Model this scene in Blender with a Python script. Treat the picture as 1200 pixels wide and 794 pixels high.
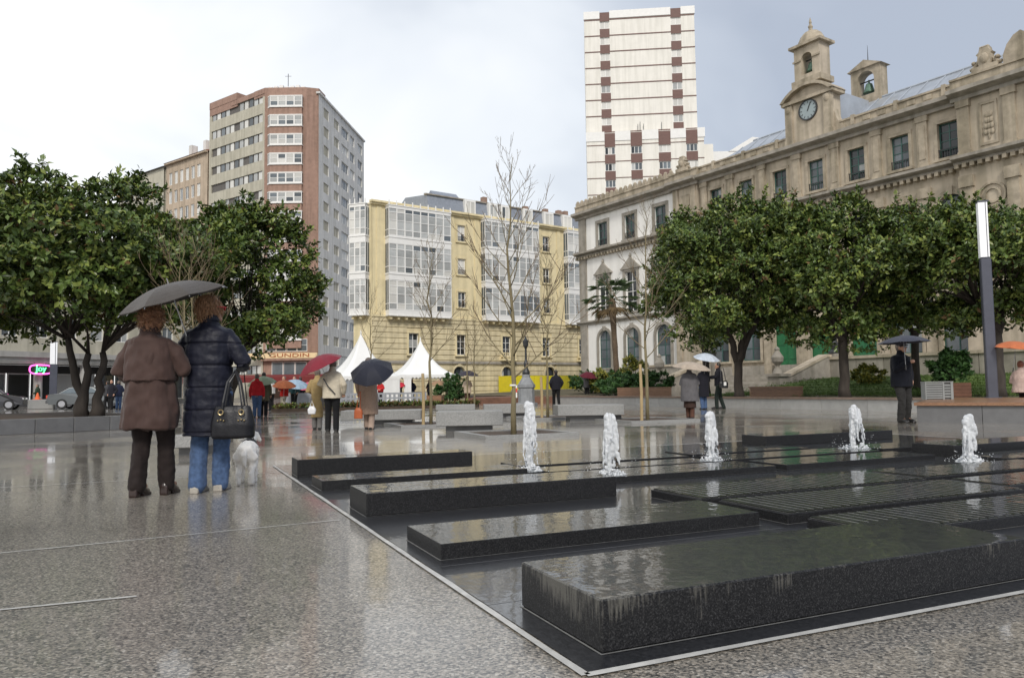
import bpy, bmesh, math, random
import numpy as np
from mathutils import Vector, Matrix, noise as mnoise
R_ = math.radians
scene = bpy.context.scene
for _o in list(bpy.data.objects): bpy.data.objects.remove(_o)
COL = scene.collection
# ------------------------------------------------------------------ camera
CAM_H, FPX = 0.90, 900.0
PITCH = math.atan((455.0 - 397.0) / FPX); ROLL = R_(0.8)
cd = bpy.data.cameras.new('camera'); cam = bpy.data.objects.new('camera', cd); COL.objects.link(cam)
cd.sensor_width = 36.0; cd.lens = 36.0 * FPX / 1200.0; cd.clip_start = 0.05; cd.clip_end = 3000
cam.matrix_world = Matrix.Translation((0, 0, CAM_H)) @ Matrix.Rotation(math.pi / 2 + PITCH, 4, 'X') @ Matrix.Rotation(-ROLL, 4, 'Z')
scene.camera = cam
# ------------------------------------------------------------------ sky and sun
SUN_EL, SUN_AZ = 40.0, 174.0          # azimuth the light comes from, clockwise from +Y
wd = bpy.data.worlds.new('World'); scene.world = wd; wd.use_nodes = True
nt = wd.node_tree; N = nt.nodes; L = nt.links; N.clear()
out = N.new('ShaderNodeOutputWorld'); bg = N.new('ShaderNodeBackground'); bg.inputs[1].default_value = 0.10
sky = N.new('ShaderNodeTexSky'); sky.sky_type = 'NISHITA'; sky.sun_disc = False
sky.sun_elevation = R_(SUN_EL); sky.sun_rotation = R_(SUN_AZ); sky.air_density = 1.3; sky.dust_density = 3.0
tc = N.new('ShaderNodeTexCoord')
sep = N.new('ShaderNodeSeparateXYZ'); L.new(tc.outputs['Generated'], sep.inputs[0])
# cloud deck: direction divided by (z + c) so that it flattens toward the horizon
def wmath(op, a, b=None, clamp=False):
    m = N.new('ShaderNodeMath'); m.operation = op; m.use_clamp = clamp
    for i, v in enumerate((a, b)):
        if v is None: continue
        if isinstance(v, (int, float)): m.inputs[i].default_value = v
        else: L.new(v, m.inputs[i])
    return m.outputs[0]
zz = wmath('ADD', wmath('MAXIMUM', sep.outputs[2], 0.0), 0.22)
cx, cy = wmath('DIVIDE', sep.outputs[0], zz), wmath('DIVIDE', sep.outputs[1], zz)
comb = N.new('ShaderNodeCombineXYZ'); L.new(cx, comb.inputs[0]); L.new(cy, comb.inputs[1])
n1 = N.new('ShaderNodeTexNoise'); n1.inputs['Scale'].default_value = 0.9; n1.inputs['Detail'].default_value = 5; n1.inputs['Roughness'].default_value = 0.48
n1.inputs['Distortion'].default_value = 0.5; L.new(comb.outputs[0], n1.inputs['Vector'])
# broad brightening toward the left, where the cloud is thin
side = wmath('ADD', wmath('MULTIPLY', sep.outputs[0], -1.0), wmath('MULTIPLY', sep.outputs[2], -0.75))
val = wmath('ADD', wmath('ADD', wmath('MULTIPLY', n1.outputs['Fac'], 1.9), -0.2), wmath('MULTIPLY', side, 0.8))
rp = N.new('ShaderNodeValToRGB'); L.new(val, rp.inputs[0])
el = rp.color_ramp.elements
el[0].position = 0.18; el[0].color = (0.40, 0.445, 0.53, 1)
el[1].position = 0.95; el[1].color = (1.0, 1.0, 0.99, 1)
e = el.new(0.42); e.color = (0.52, 0.565, 0.64, 1)
e = el.new(0.60); e.color = (0.74, 0.775, 0.82, 1)
bright = N.new('ShaderNodeMix'); bright.data_type = 'RGBA'; bright.blend_type = 'MULTIPLY'; bright.inputs[0].default_value = 1
L.new(rp.outputs[0], bright.inputs[6]); bright.inputs[7].default_value = (8.2, 8.2, 8.2, 1)
mx = N.new('ShaderNodeMix'); mx.data_type = 'RGBA'; mx.inputs[0].default_value = 0.9
L.new(sky.outputs[0], mx.inputs[6]); L.new(bright.outputs[2], mx.inputs[7])
L.new(mx.outputs[2], bg.inputs[0]); L.new(bg.outputs[0], out.inputs[0])
sl = bpy.data.lights.new('sun', 'SUN'); sl.energy = 1.45; sl.angle = R_(14); sl.color = (1.0, 0.95, 0.88)
so = bpy.data.objects.new('sun', sl); COL.objects.link(so)
sd = Vector((math.sin(R_(SUN_AZ)) * math.cos(R_(SUN_EL)), math.cos(R_(SUN_AZ)) * math.cos(R_(SUN_EL)), math.sin(R_(SUN_EL))))
so.rotation_euler = sd.to_track_quat('Z', 'Y').to_euler(); so.location = sd * 200
vs = scene.view_settings; vs.view_transform = 'Standard'; vs.look = 'None'; vs.gamma = 1; vs.use_curve_mapping = False
vs.exposure = 0.58
# ------------------------------------------------------------------ pixel helpers (photograph 1200 x 794)
_cm = cam.matrix_world.to_3x3()
def ray(x, y): return _cm @ Vector(((x - 600) / FPX, (397 - y) / FPX, -1.0))
def G(x, y, z=0.0):
    d = ray(x, y); return Vector((0, 0, CAM_H)) + d * ((z - CAM_H) / d.z)
def AT(x, y, depth):
    d = ray(x, y); return Vector((0, 0, CAM_H)) + d * (depth / d.y)
rng = random.Random(7)
# ------------------------------------------------------------------ materials
MATS = {}
def mat(name, col, rough=0.6, var=0.12, scale=3.0, bump=0.0, bscale=30.0, coat=0.0, coat_r=0.08, metal=0.0, rnd=0.0,
        col2=None, detail=5.0, stretch=(1, 1, 1), spec=0.5, trans=0.0, emit=None, streak=0.0, fuzz=0.0):
    if name in MATS: return MATS[name]
    m = bpy.data.materials.new(name); MATS[name] = m; m.use_nodes = True
    nt = m.node_tree; nn = nt.nodes; ll = nt.links; b = nn['Principled BSDF']
    b.inputs['Roughness'].default_value = rough; b.inputs['Metallic'].default_value = metal
    b.inputs['Specular IOR Level'].default_value = spec
    b.inputs['Coat Weight'].default_value = coat; b.inputs['Coat Roughness'].default_value = coat_r
    b.inputs['Transmission Weight'].default_value = trans
    if fuzz: b.inputs['Sheen Weight'].default_value = fuzz; b.inputs['Sheen Roughness'].default_value = 0.5
    if emit: b.inputs['Emission Color'].default_value = (*emit[0], 1); b.inputs['Emission Strength'].default_value = emit[1]
    t = nn.new('ShaderNodeTexCoord'); mp = nn.new('ShaderNodeMapping'); mp.inputs['Scale'].default_value = stretch
    ll.new(t.outputs['Object'], mp.inputs[0])
    nz = nn.new('ShaderNodeTexNoise'); nz.inputs['Scale'].default_value = scale; nz.inputs['Detail'].default_value = detail; nz.inputs['Roughness'].default_value = 0.62
    ll.new(mp.outputs[0], nz.inputs['Vector'])
    r = nn.new('ShaderNodeValToRGB'); ll.new(nz.outputs['Fac'], r.inputs[0])
    c2 = col2 if col2 else tuple(min(1, c * (1 + var)) for c in col); c1 = tuple(c * (1 - var) for c in col)
    r.color_ramp.elements[0].position = 0.3; r.color_ramp.elements[0].color = (*c1, 1)
    r.color_ramp.elements[1].position = 0.7; r.color_ramp.elements[1].color = (*c2, 1)
    last = r.outputs[0]
    if streak:
        mp2 = nn.new('ShaderNodeMapping'); mp2.inputs['Scale'].default_value = (1.1, 1.1, 0.07); ll.new(t.outputs['Object'], mp2.inputs[0])
        n2 = nn.new('ShaderNodeTexNoise'); n2.inputs['Scale'].default_value = 1.6; n2.inputs['Detail'].default_value = 6; ll.new(mp2.outputs[0], n2.inputs['Vector'])
        r2 = nn.new('ShaderNodeValToRGB'); ll.new(n2.outputs['Fac'], r2.inputs[0])
        r2.color_ramp.elements[0].position = 0.38; r2.color_ramp.elements[0].color = (1 - streak, 1 - streak, 1 - streak * 1.1, 1)
        r2.color_ramp.elements[1].position = 0.56; r2.color_ramp.elements[1].color = (1, 1, 1, 1)
        m2 = nn.new('ShaderNodeMix'); m2.data_type = 'RGBA'; m2.blend_type = 'MULTIPLY'; m2.inputs[0].default_value = 1
        ll.new(last, m2.inputs[6]); ll.new(r2.outputs[0], m2.inputs[7]); last = m2.outputs[2]
    if rnd:
        oi = nn.new('ShaderNodeObjectInfo'); mr = nn.new('ShaderNodeMapRange'); mr.inputs[3].default_value = 1 - rnd; mr.inputs[4].default_value = 1 + rnd
        ll.new(oi.outputs['Random'], mr.inputs[0])
        hs = nn.new('ShaderNodeHueSaturation'); ll.new(mr.outputs[0], hs.inputs['Value']); ll.new(last, hs.inputs['Color']); last = hs.outputs[0]
    ll.new(last, b.inputs['Base Color'])
    if bump:
        nb = nn.new('ShaderNodeTexNoise'); nb.inputs['Scale'].default_value = bscale; nb.inputs['Detail'].default_value = 4; ll.new(mp.outputs[0], nb.inputs['Vector'])
        bp = nn.new('ShaderNodeBump'); bp.inputs['Strength'].default_value = bump; bp.inputs['Distance'].default_value = 0.02
        ll.new(nb.outputs['Fac'], bp.inputs['Height']); ll.new(bp.outputs[0], b.inputs['Normal'])
    return m
# ------------------------------------------------------------------ mesh builder
class MB:
    def __init__(s): s.v = []; s.f = []; s.m = []; s.cur = 0
    def add(s, vs, fs):
        o = len(s.v); s.v.extend(tuple(v) for v in vs); s.f.extend(tuple(i + o for i in f) for f in fs); s.m.extend([s.cur] * len(fs)); return s
    def box(s, x0, x1, y0, y1, z0, z1, M=None):
        vs = [(x, y, z) for z in (z0, z1) for y in (y0, y1) for x in (x0, x1)]
        if M is not None: vs = [M @ Vector(v) for v in vs]
        return s.add(vs, [(0, 2, 3, 1), (4, 5, 7, 6), (0, 1, 5, 4), (2, 6, 7, 3), (0, 4, 6, 2), (1, 3, 7, 5)])
    def cbox(s, cx, cy, z0, w, d, h, **k): return s.box(cx - w / 2, cx + w / 2, cy - d / 2, cy + d / 2, z0, z0 + h, **k)
    def prism(s, poly, z0, z1):           # poly in xy, extruded in z (counter-clockwise)
        n = len(poly); vs = [(x, y, z0) for x, y in poly] + [(x, y, z1) for x, y in poly]
        return s.add(vs, [tuple(range(n - 1, -1, -1)), tuple(range(n, 2 * n))] + [(i, (i + 1) % n, n + (i + 1) % n, n + i) for i in range(n)])
    def prism_y(s, poly, y0, y1):         # poly in xz, extruded in y
        n = len(poly); vs = [(x, y0, z) for x, z in poly] + [(x, y1, z) for x, z in poly]
        return s.add(vs, [tuple(range(n)), tuple(range(2 * n - 1, n - 1, -1))] + [((i + 1) % n, i, n + i, n + (i + 1) % n) for i in range(n)])
    def prism_x(s, poly, x0, x1):         # poly in yz, extruded in x
        n = len(poly); vs = [(x0, y, z) for y, z in poly] + [(x1, y, z) for y, z in poly]
        return s.add(vs, [tuple(range(n - 1, -1, -1)), tuple(range(n, 2 * n))] + [(i, (i + 1) % n, n + (i + 1) % n, n + i) for i in range(n)])
    def tube(s, pts, rad, n=8, cap=True, flat=1.0):
        pts = [Vector(p) for p in pts]; k = len(pts)
        if isinstance(rad, (int, float)): rad = [rad] * k
        vs = []; up = Vector((0, 0, 1)); ref = None
        for i, p in enumerate(pts):
            d = (pts[min(i + 1, k - 1)] - pts[max(i - 1, 0)])
            d = d.normalized() if d.length > 1e-9 else up
            if ref is None: ref = Vector((1, 0, 0)) if abs(d.x) < 0.8 else Vector((0, 1, 0))
            a = (ref - d * ref.dot(d))
            a = a.normalized() if a.length > 1e-6 else d.orthogonal().normalized()
            ref = a; b = d.cross(a)
            for j in range(n):
                t = 2 * math.pi * j / n; vs.append(p + a * (math.cos(t) * rad[i]) + b * (math.sin(t) * rad[i] * flat))
        fs = [(i * n + j, i * n + (j + 1) % n, (i + 1) * n + (j + 1) % n, (i + 1) * n + j) for i in range(k - 1) for j in range(n)]
        if cap: fs += [tuple(range(n - 1, -1, -1)), tuple((k - 1) * n + j for j in range(n))]
        return s.add(vs, fs)
    def lathe(s, prof, n=16, c=(0, 0, 0)):     # prof: (radius, z)
        k = len(prof); vs = [(c[0] + r * math.cos(2 * math.pi * j / n), c[1] + r * math.sin(2 * math.pi * j / n), c[2] + z) for r, z in prof for j in range(n)]
        fs = [(i * n + j, i * n + (j + 1) % n, (i + 1) * n + (j + 1) % n, (i + 1) * n + j) for i in range(k - 1) for j in range(n)]
        return s.add(vs, fs + [tuple(range(n - 1, -1, -1)), tuple((k - 1) * n + j for j in range(n))])
    def ball(s, c, r, n=10, m=7):
        rx, ry, rz = r if isinstance(r, tuple) else (r, r, r)
        vs = [(c[0], c[1], c[2] - rz)]
        for i in range(1, m):
            a = -math.pi / 2 + math.pi * i / m
            vs += [(c[0] + rx * math.cos(a) * math.cos(2 * math.pi * j / n), c[1] + ry * math.cos(a) * math.sin(2 * math.pi * j / n), c[2] + rz * math.sin(a)) for j in range(n)]
        vs.append((c[0], c[1], c[2] + rz)); t = len(vs) - 1
        fs = [(0, 1 + (j + 1) % n, 1 + j) for j in range(n)] + [(t, 1 + (m - 2) * n + j, 1 + (m - 2) * n + (j + 1) % n) for j in range(n)]
        fs += [(1 + i * n + j, 1 + i * n + (j + 1) % n, 1 + (i + 1) * n + (j + 1) % n, 1 + (i + 1) * n + j) for i in range(m - 2) for j in range(n)]
        return s.add(vs, fs)
    def limb(s, pts, rad, n=10):               # tube with rounded ends, for bodies
        pts = [Vector(p) for p in pts]; rad = list(rad) if not isinstance(rad, (int, float)) else [rad] * len(pts)
        s.tube(pts, rad, n)
        s.ball(pts[0], rad[0], n, 6); s.ball(pts[-1], rad[-1], n, 6); return s
    def rings(s, rs, n=20, p=2.0):             # stacked rings (cx, cy, z, rx, ry)
        vs = []
        for (cx, cy, z, rx, ry) in rs:
            for j in range(n):
                t = 2 * math.pi * j / n; ct, st = math.cos(t), math.sin(t)
                vs.append((cx + rx * math.copysign(abs(ct) ** (2 / p), ct), cy + ry * math.copysign(abs(st) ** (2 / p), st), z))
        k = len(rs)
        fs = [(i * n + j, i * n + (j + 1) % n, (i + 1) * n + (j + 1) % n, (i + 1) * n + j) for i in range(k - 1) for j in range(n)]
        return s.add(vs, fs + [tuple(range(n - 1, -1, -1)), tuple((k - 1) * n + j for j in range(n))])
    def xf(s, M):
        s.v = [tuple(M @ Vector(v)) for v in s.v]; return s
    def mesh(s, name, mats, smooth=False):
        me = bpy.data.meshes.new(name); me.from_pydata(s.v, [], s.f)
        for m in (mats if isinstance(mats, (list, tuple)) else [mats]): me.materials.append(m)
        if any(s.m): me.polygons.foreach_set('material_index', s.m)
        if smooth: me.polygons.foreach_set('use_smooth', [True] * len(me.polygons))
        me.update(); return me
    def build(s, name, mats, parent=None, smooth=False, loc=(0, 0, 0), rz=0.0, **k):
        return ob(name, s.mesh(name, mats, smooth), parent, loc, rz, **k)
def ob(name, me, parent=None, loc=(0, 0, 0), rz=0.0, label=None, cat=None, group=None, kind=None):
    o = bpy.data.objects.new(name, me); COL.objects.link(o); o.location = loc; o.rotation_euler = (0, 0, rz)
    if parent is not None: o.parent = parent
    if label: o['label'] = label
    if cat: o['category'] = cat
    if group: o['group'] = group
    if kind: o['kind'] = kind
    return o
def root(name, label, cat, loc=(0, 0, 0), rz=0.0, group=None): return ob(name, None, None, loc, rz, label, cat, group)
def bevel(me, w=0.01, seg=1):
    bm = bmesh.new(); bm.from_mesh(me)
    bmesh.ops.bevel(bm, geom=list(bm.edges), offset=w, segments=seg, affect='EDGES', clamp_overlap=True); bm.to_mesh(me); bm.free(); return me
TMP = bpy.data.scenes.new('tmp')
def tmp_eval(o):
    TMP.collection.objects.link(o)
    with bpy.context.temp_override(scene=TMP, view_layer=TMP.view_layers[0]): dg = bpy.context.evaluated_depsgraph_get()
    dg.update(); me = bpy.data.meshes.new_from_object(o.evaluated_get(dg)); bpy.data.objects.remove(o); return me
def remesh(mb, name, mats, voxel, smooth=3, fn=None):
    me = mb.mesh('tmp', mats); o = bpy.data.objects.new('tmp', me)
    r = o.modifiers.new('r', 'REMESH'); r.mode = 'VOXEL'; r.voxel_size = voxel; r.use_smooth_shade = True
    if smooth: q = o.modifiers.new('s', 'SMOOTH'); q.iterations = smooth; q.factor = 0.5
    nm = tmp_eval(o); bpy.data.meshes.remove(me)
    nm.name = name; nm.materials.clear()
    for m in (mats if isinstance(mats, (list, tuple)) else [mats]): nm.materials.append(m)
    if fn is not None:
        k = len(nm.vertices); co = np.empty(k * 3, np.float32); nm.vertices.foreach_get('co', co); co = co.reshape(-1, 3)
        no = np.empty(k * 3, np.float32); nm.vertices.foreach_get('normal', no); no = no.reshape(-1, 3)
        co = fn(co, no); nm.vertices.foreach_set('co', co.astype(np.float32).ravel())
    nm.polygons.foreach_set('use_smooth', [True] * len(nm.polygons)); nm.polygons.foreach_set('material_index', [0] * len(nm.polygons)); nm.update(); return nm
def fnoise(co, sc, seed=0.0):
    return np.array([mnoise.noise(Vector((p[0] * sc[0] + seed, p[1] * sc[1] + seed * 1.7, p[2] * sc[2] - seed))) for p in co], np.float32)
# ================================================================== THE GROUND
def granite_mat(name, cols, scale, rough, coat, coat_r, ripple, rip_scale, stain=0.0, facet=0.0, puddle=0.0):
    m = bpy.data.materials.new(name); m.use_nodes = True; MATS[name] = m
    nn = m.node_tree.nodes; ll = m.node_tree.links; b = nn['Principled BSDF']
    t = nn.new('ShaderNodeTexCoord')
    v = nn.new('ShaderNodeTexVoronoi'); v.inputs['Scale'].default_value = scale; ll.new(t.outputs['Object'], v.inputs['Vector'])
    dist = nn.new('ShaderNodeTexNoise'); dist.inputs['Scale'].default_value = scale * 0.7; dist.inputs['Detail'].default_value = 3; ll.new(t.outputs['Object'], dist.inputs['Vector'])
    sp = nn.new('ShaderNodeSeparateColor'); ll.new(v.outputs['Color'], sp.inputs[0])
    mx = nn.new('ShaderNodeMix'); mx.inputs[0].default_value = 0.55; ll.new(sp.outputs[0], mx.inputs[2]); ll.new(dist.outputs['Fac'], mx.inputs[3])
    r = nn.new('ShaderNodeValToRGB'); ll.new(mx.outputs[0], r.inputs[0]); e = r.color_ramp.elements
    ps = np.linspace(0.22, 0.8, len(cols))
    e[0].position = ps[0]; e[0].color = (*cols[0], 1); e[1].position = ps[-1]; e[1].color = (*cols[-1], 1)
    for p, c in list(zip(ps, cols))[1:-1]: q = e.new(p); q.color = (*c, 1)
    big = nn.new('ShaderNodeTexNoise'); big.inputs['Scale'].default_value = 0.55; big.inputs['Detail'].default_value = 5; ll.new(t.outputs['Object'], big.inputs['Vector'])
    mr = nn.new('ShaderNodeMapRange'); mr.inputs[1].default_value = 0.3; mr.inputs[2].default_value = 0.7; mr.inputs[3].default_value = 0.82; mr.inputs[4].default_value = 1.15; ll.new(big.outputs['Fac'], mr.inputs[0])
    mul = nn.new('ShaderNodeMix'); mul.data_type = 'RGBA'; mul.blend_type = 'MULTIPLY'; mul.inputs[0].default_value = 1; ll.new(r.outputs[0], mul.inputs[6]); ll.new(mr.outputs[0], mul.inputs[7])
    last = mul.outputs[2]
    if stain:        # pale mineral streaks running down the face from the top edge
        mp = nn.new('ShaderNodeMapping'); mp.inputs['Scale'].default_value = (110, 110, 9); ll.new(t.outputs['Object'], mp.inputs[0])
        s1 = nn.new('ShaderNodeTexNoise'); s1.inputs['Scale'].default_value = 1.0; s1.inputs['Detail'].default_value = 4; ll.new(mp.outputs[0], s1.inputs['Vector'])
        s2 = nn.new('ShaderNodeTexNoise'); s2.inputs['Scale'].default_value = 4.2; s2.inputs['Detail'].default_value = 3; ll.new(t.outputs['Object'], s2.inputs['Vector'])
        sz = nn.new('ShaderNodeSeparateXYZ'); ll.new(t.outputs['Object'], sz.inputs[0])
        # stains fade with depth below the rim and with distance from the streaked end of the block
        a = nn.new('ShaderNodeMapRange'); a.inputs[1].default_value = 0.05; a.inputs[2].default_value = 0.19; a.inputs[3].default_value = 0; a.inputs[4].default_value = 0.34; ll.new(sz.outputs[2], a.inputs[0])
        a2 = nn.new('ShaderNodeMapRange'); a2.inputs[1].default_value = 0.02; a2.inputs[2].default_value = 0.5; a2.inputs[3].default_value = 0.08; a2.inputs[4].default_value = -0.16; ll.new(sz.outputs[0], a2.inputs[0])
        ad = nn.new('ShaderNodeMath'); ll.new(s1.outputs['Fac'], ad.inputs[0]); ll.new(a.outputs[0], ad.inputs[1])
        ad1 = nn.new('ShaderNodeMath'); ll.new(ad.outputs[0], ad1.inputs[0]); ll.new(a2.outputs[0], ad1.inputs[1])
        ad2 = nn.new('ShaderNodeMath'); ll.new(ad1.outputs[0], ad2.inputs[0]); ll.new(s2.outputs['Fac'], ad2.inputs[1])
        sr = nn.new('ShaderNodeMapRange'); sr.inputs[1].default_value = 1.25; sr.inputs[2].default_value = 1.5; sr.inputs[3].default_value = 0; sr.inputs[4].default_value = stain; ll.new(ad2.outputs[0], sr.inputs[0])
        sm = nn.new('ShaderNodeMix'); sm.data_type = 'RGBA'; ll.new(sr.outputs[0], sm.inputs[0]); ll.new(last, sm.inputs[6]); sm.inputs[7].default_value = (0.24, 0.23, 0.2, 1); last = sm.outputs[2]
    ll.new(last, b.inputs['Base Color'])
    b.inputs['Specular IOR Level'].default_value = 0.25 if cols[0][0] < .008 else 0.5
    b.inputs['Roughness'].default_value = rough; b.inputs['Coat Weight'].default_value = coat; b.inputs['Coat Roughness'].default_value = coat_r; b.inputs['Coat IOR'].default_value = 1.33
    if puddle:
        pm = nn.new('ShaderNodeMapRange'); pm.inputs[1].default_value = 0.42; pm.inputs[2].default_value = 0.62; pm.inputs[3].default_value = coat_r * 0.45; pm.inputs[4].default_value = coat_r * 1.5
        ll.new(big.outputs['Fac'], pm.inputs[0]); ll.new(pm.outputs[0], b.inputs['Coat Roughness'])
    if ripple:
        rn = nn.new('ShaderNodeTexNoise'); rn.inputs['Scale'].default_value = rip_scale; rn.inputs['Detail'].default_value = 3; ll.new(t.outputs['Object'], rn.inputs['Vector'])
        bp = nn.new('ShaderNodeBump'); bp.inputs['Strength'].default_value = ripple; bp.inputs['Distance'].default_value = 0.01; ll.new(rn.outputs['Fac'], bp.inputs['Height'])
        ll.new(bp.outputs[0], b.inputs['Coat Normal'])
    return m
PAVE = granite_mat('wet granite paving', [(0.022, 0.02, 0.018), (0.1, 0.092, 0.08), (0.215, 0.198, 0.168), (0.33, 0.285, 0.23), (0.54, 0.51, 0.45)], 115, 0.42, 1.0, 0.11, 0.1, 5, puddle=1)
GREY = granite_mat('grey granite', [(0.2, 0.2, 0.192), (0.25, 0.25, 0.24), (0.29, 0.288, 0.278), (0.33, 0.328, 0.318)], 70, 0.55, 0.25, 0.25, 0, 1)
BLACK = granite_mat('black granite', [(0.006, 0.006, 0.007), (0.012, 0.012, 0.013), (0.02, 0.02, 0.021), (0.05, 0.05, 0.052)], 210, 0.5, 0.2, 0.2, 0.0, 1)
BLACKS = granite_mat('black granite with lime streaks', [(0.006, 0.006, 0.007), (0.012, 0.012, 0.013), (0.022, 0.022, 0.023), (0.06, 0.06, 0.062)], 210, 0.5, 0.18, 0.22, 0.0, 1, stain=0.42)
WTOP = granite_mat('granite under running water', [(0.01, 0.011, 0.009), (0.018, 0.019, 0.015), (0.03, 0.03, 0.024)], 40, 0.4, 1.0, 0.02, 0.3, 7)
FLOOR = granite_mat('wet black pool floor', [(0.012, 0.013, 0.015), (0.022, 0.023, 0.026), (0.04, 0.041, 0.045)], 90, 0.3, 1.0, 0.05, 0.12, 9)
SMOOTHG = mat('smooth grey granite', (.135, .135, .137), .5, .12, 5, coat=.4, coat_r=.2, rnd=.08)
LIGHTG = mat('pale smooth granite', (.36, .355, .34), .5, .1, 4, coat=.4, coat_r=.2, rnd=.06)
JOINT = mat('pale joint mortar', (0.5, 0.49, 0.46), 0.6, 0.25, 9, coat=0.5, coat_r=0.2)
ASPH = mat('wet asphalt', (0.06, 0.06, 0.062), 0.4, 0.3, 2, 0.1, 60, coat=0.6, coat_r=0.15)
SOIL = mat('dark planter soil', (0.07, 0.048, 0.033), 0.9, 0.4, 8, 0.6, 25)
WOOD = mat('varnished teak boards', (0.25, 0.13, 0.068), 0.45, 0.28, 5, 0.15, 40, stretch=(1, 6, 6), coat=0.4, coat_r=0.2, rnd=0.12)
PALEWOOD = mat('peeled pine stake', (0.42, 0.31, 0.16), 0.7, 0.2, 6, 0.2, 40, stretch=(3, 3, 0.6))
GRASS = mat('lawn grass', (0.1, 0.16, 0.03), 0.8, 0.35, 3, 0.6, 50)

mb = MB(); S = 1500.0
mb.add([(-S, -S, 0), (S, -S, 0), (S, S, 0), (-S, S, 0)], [(0, 1, 2, 3)]); mb.build('ground', ASPH, kind='structure')
mb = MB(); mb.prism([(-75, -12), (60, -12), (60, 58), (30, 64), (-32, 66), (-75, 44)], 0.001, 0.012)
mb.v = [(x, y, z - 0.012) if z > 0.005 else (x, y, -0.1) for x, y, z in mb.v]
mb.v = [(x, y, z + 0.004) for x, y, z in mb.v]
plaza = mb.build('plaza_pavement', PAVE, kind='structure')
# pool frame: u along its front edge, v along its left edge
PC = Vector((0.227, 2.477)); PV = Vector((-0.411, 0.912)).normalized(); PU = Vector((PV.y, -PV.x)); PROT = math.atan2(PU.y, PU.x)
def UV(u, v, z=0.0): p = PC + PU * u + PV * v; return Vector((p.x, p.y, z))
# pale expansion joints let into the paving
def strip(name, p, q, w, mt, parent, z=0.008):
    p, q = Vector(p[:2]), Vector(q[:2]); d = (q - p).normalized(); n = Vector((-d.y, d.x)) * (w / 2)
    k = max(2, int((q - p).length / 0.25)); mb = MB(); vs = []
    for i in range(k + 1):
        c = p + (q - p) * (i / k); j = 0.75 + 0.5 * mnoise.noise(Vector((c.x * 3, c.y * 3, 1.3)))
        vs += [(c.x - n.x * j, c.y - n.y * j, z), (c.x + n.x, c.y + n.y, z)]
    mb.add(vs, [(2 * i, 2 * i + 2, 2 * i + 3, 2 * i + 1) for i in range(k)]); return mb.build(name, mt, parent)
for (a, b_, w) in [((-40, 653), (398, 610), 0.022), ((-60, 722), (160, 700), 0.026), ((-40, 574), (336, 553), 0.02), ((160, 533), (560, 514), 0.022), ((330, 507), (800, 490), 0.022), ((560, 570), (1300, 526), 0.018)][:5]:
    strip('expansion_joint', G(*a), G(*b_), w, JOINT, plaza)
for a, b_ in [((-14, 9), (-7.5, 31)), ((-6.2, 3.5), (-13, 22.5)), ((4, 18), (-2, 33)), ((12.5, 13.5), (-9, 4.2 + 16))]:
    strip('paving_joint', a, b_, 0.012, mat('dark paving joint', (0.09, 0.085, 0.08), 0.6, coat=0.4), plaza, 0.0065)
# ================================================================== FOUNTAIN
fo = root('fountain_basin', 'shallow black granite fountain basin set flush in the plaza paving', 'fountain', UV(0, 0), PROT)
mb = MB(); mb.add([(0, 0, 0.0085), (10.4, 0, 0.0085), (10.4, 7.6, 0.0085), (0, 7.6, 0.0085)], [(0, 1, 2, 3)]); mb.build('basin_floor', FLOOR, fo)
for a, b_ in [((-0.02, -0.02), (10.42, -0.02)), ((-0.02, -0.02), (-0.02, 7.62)), ((-0.02, 7.62), (10.42, 7.62)), ((10.42, -0.02), (10.42, 7.62))]:
    strip('border_joint', a, b_, 0.035, JOINT, fo, 0.0105)
for v in (0.84, 1.58, 2.42, 3.22, 3.98, 4.8, 5.55, 6.2):
    strip('floor_joint', (0.0, v), (2.3, v), 0.007, mat('pool tile joint', (0.16, 0.16, 0.165), 0.5, coat=0.5), fo, 0.0096)
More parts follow.
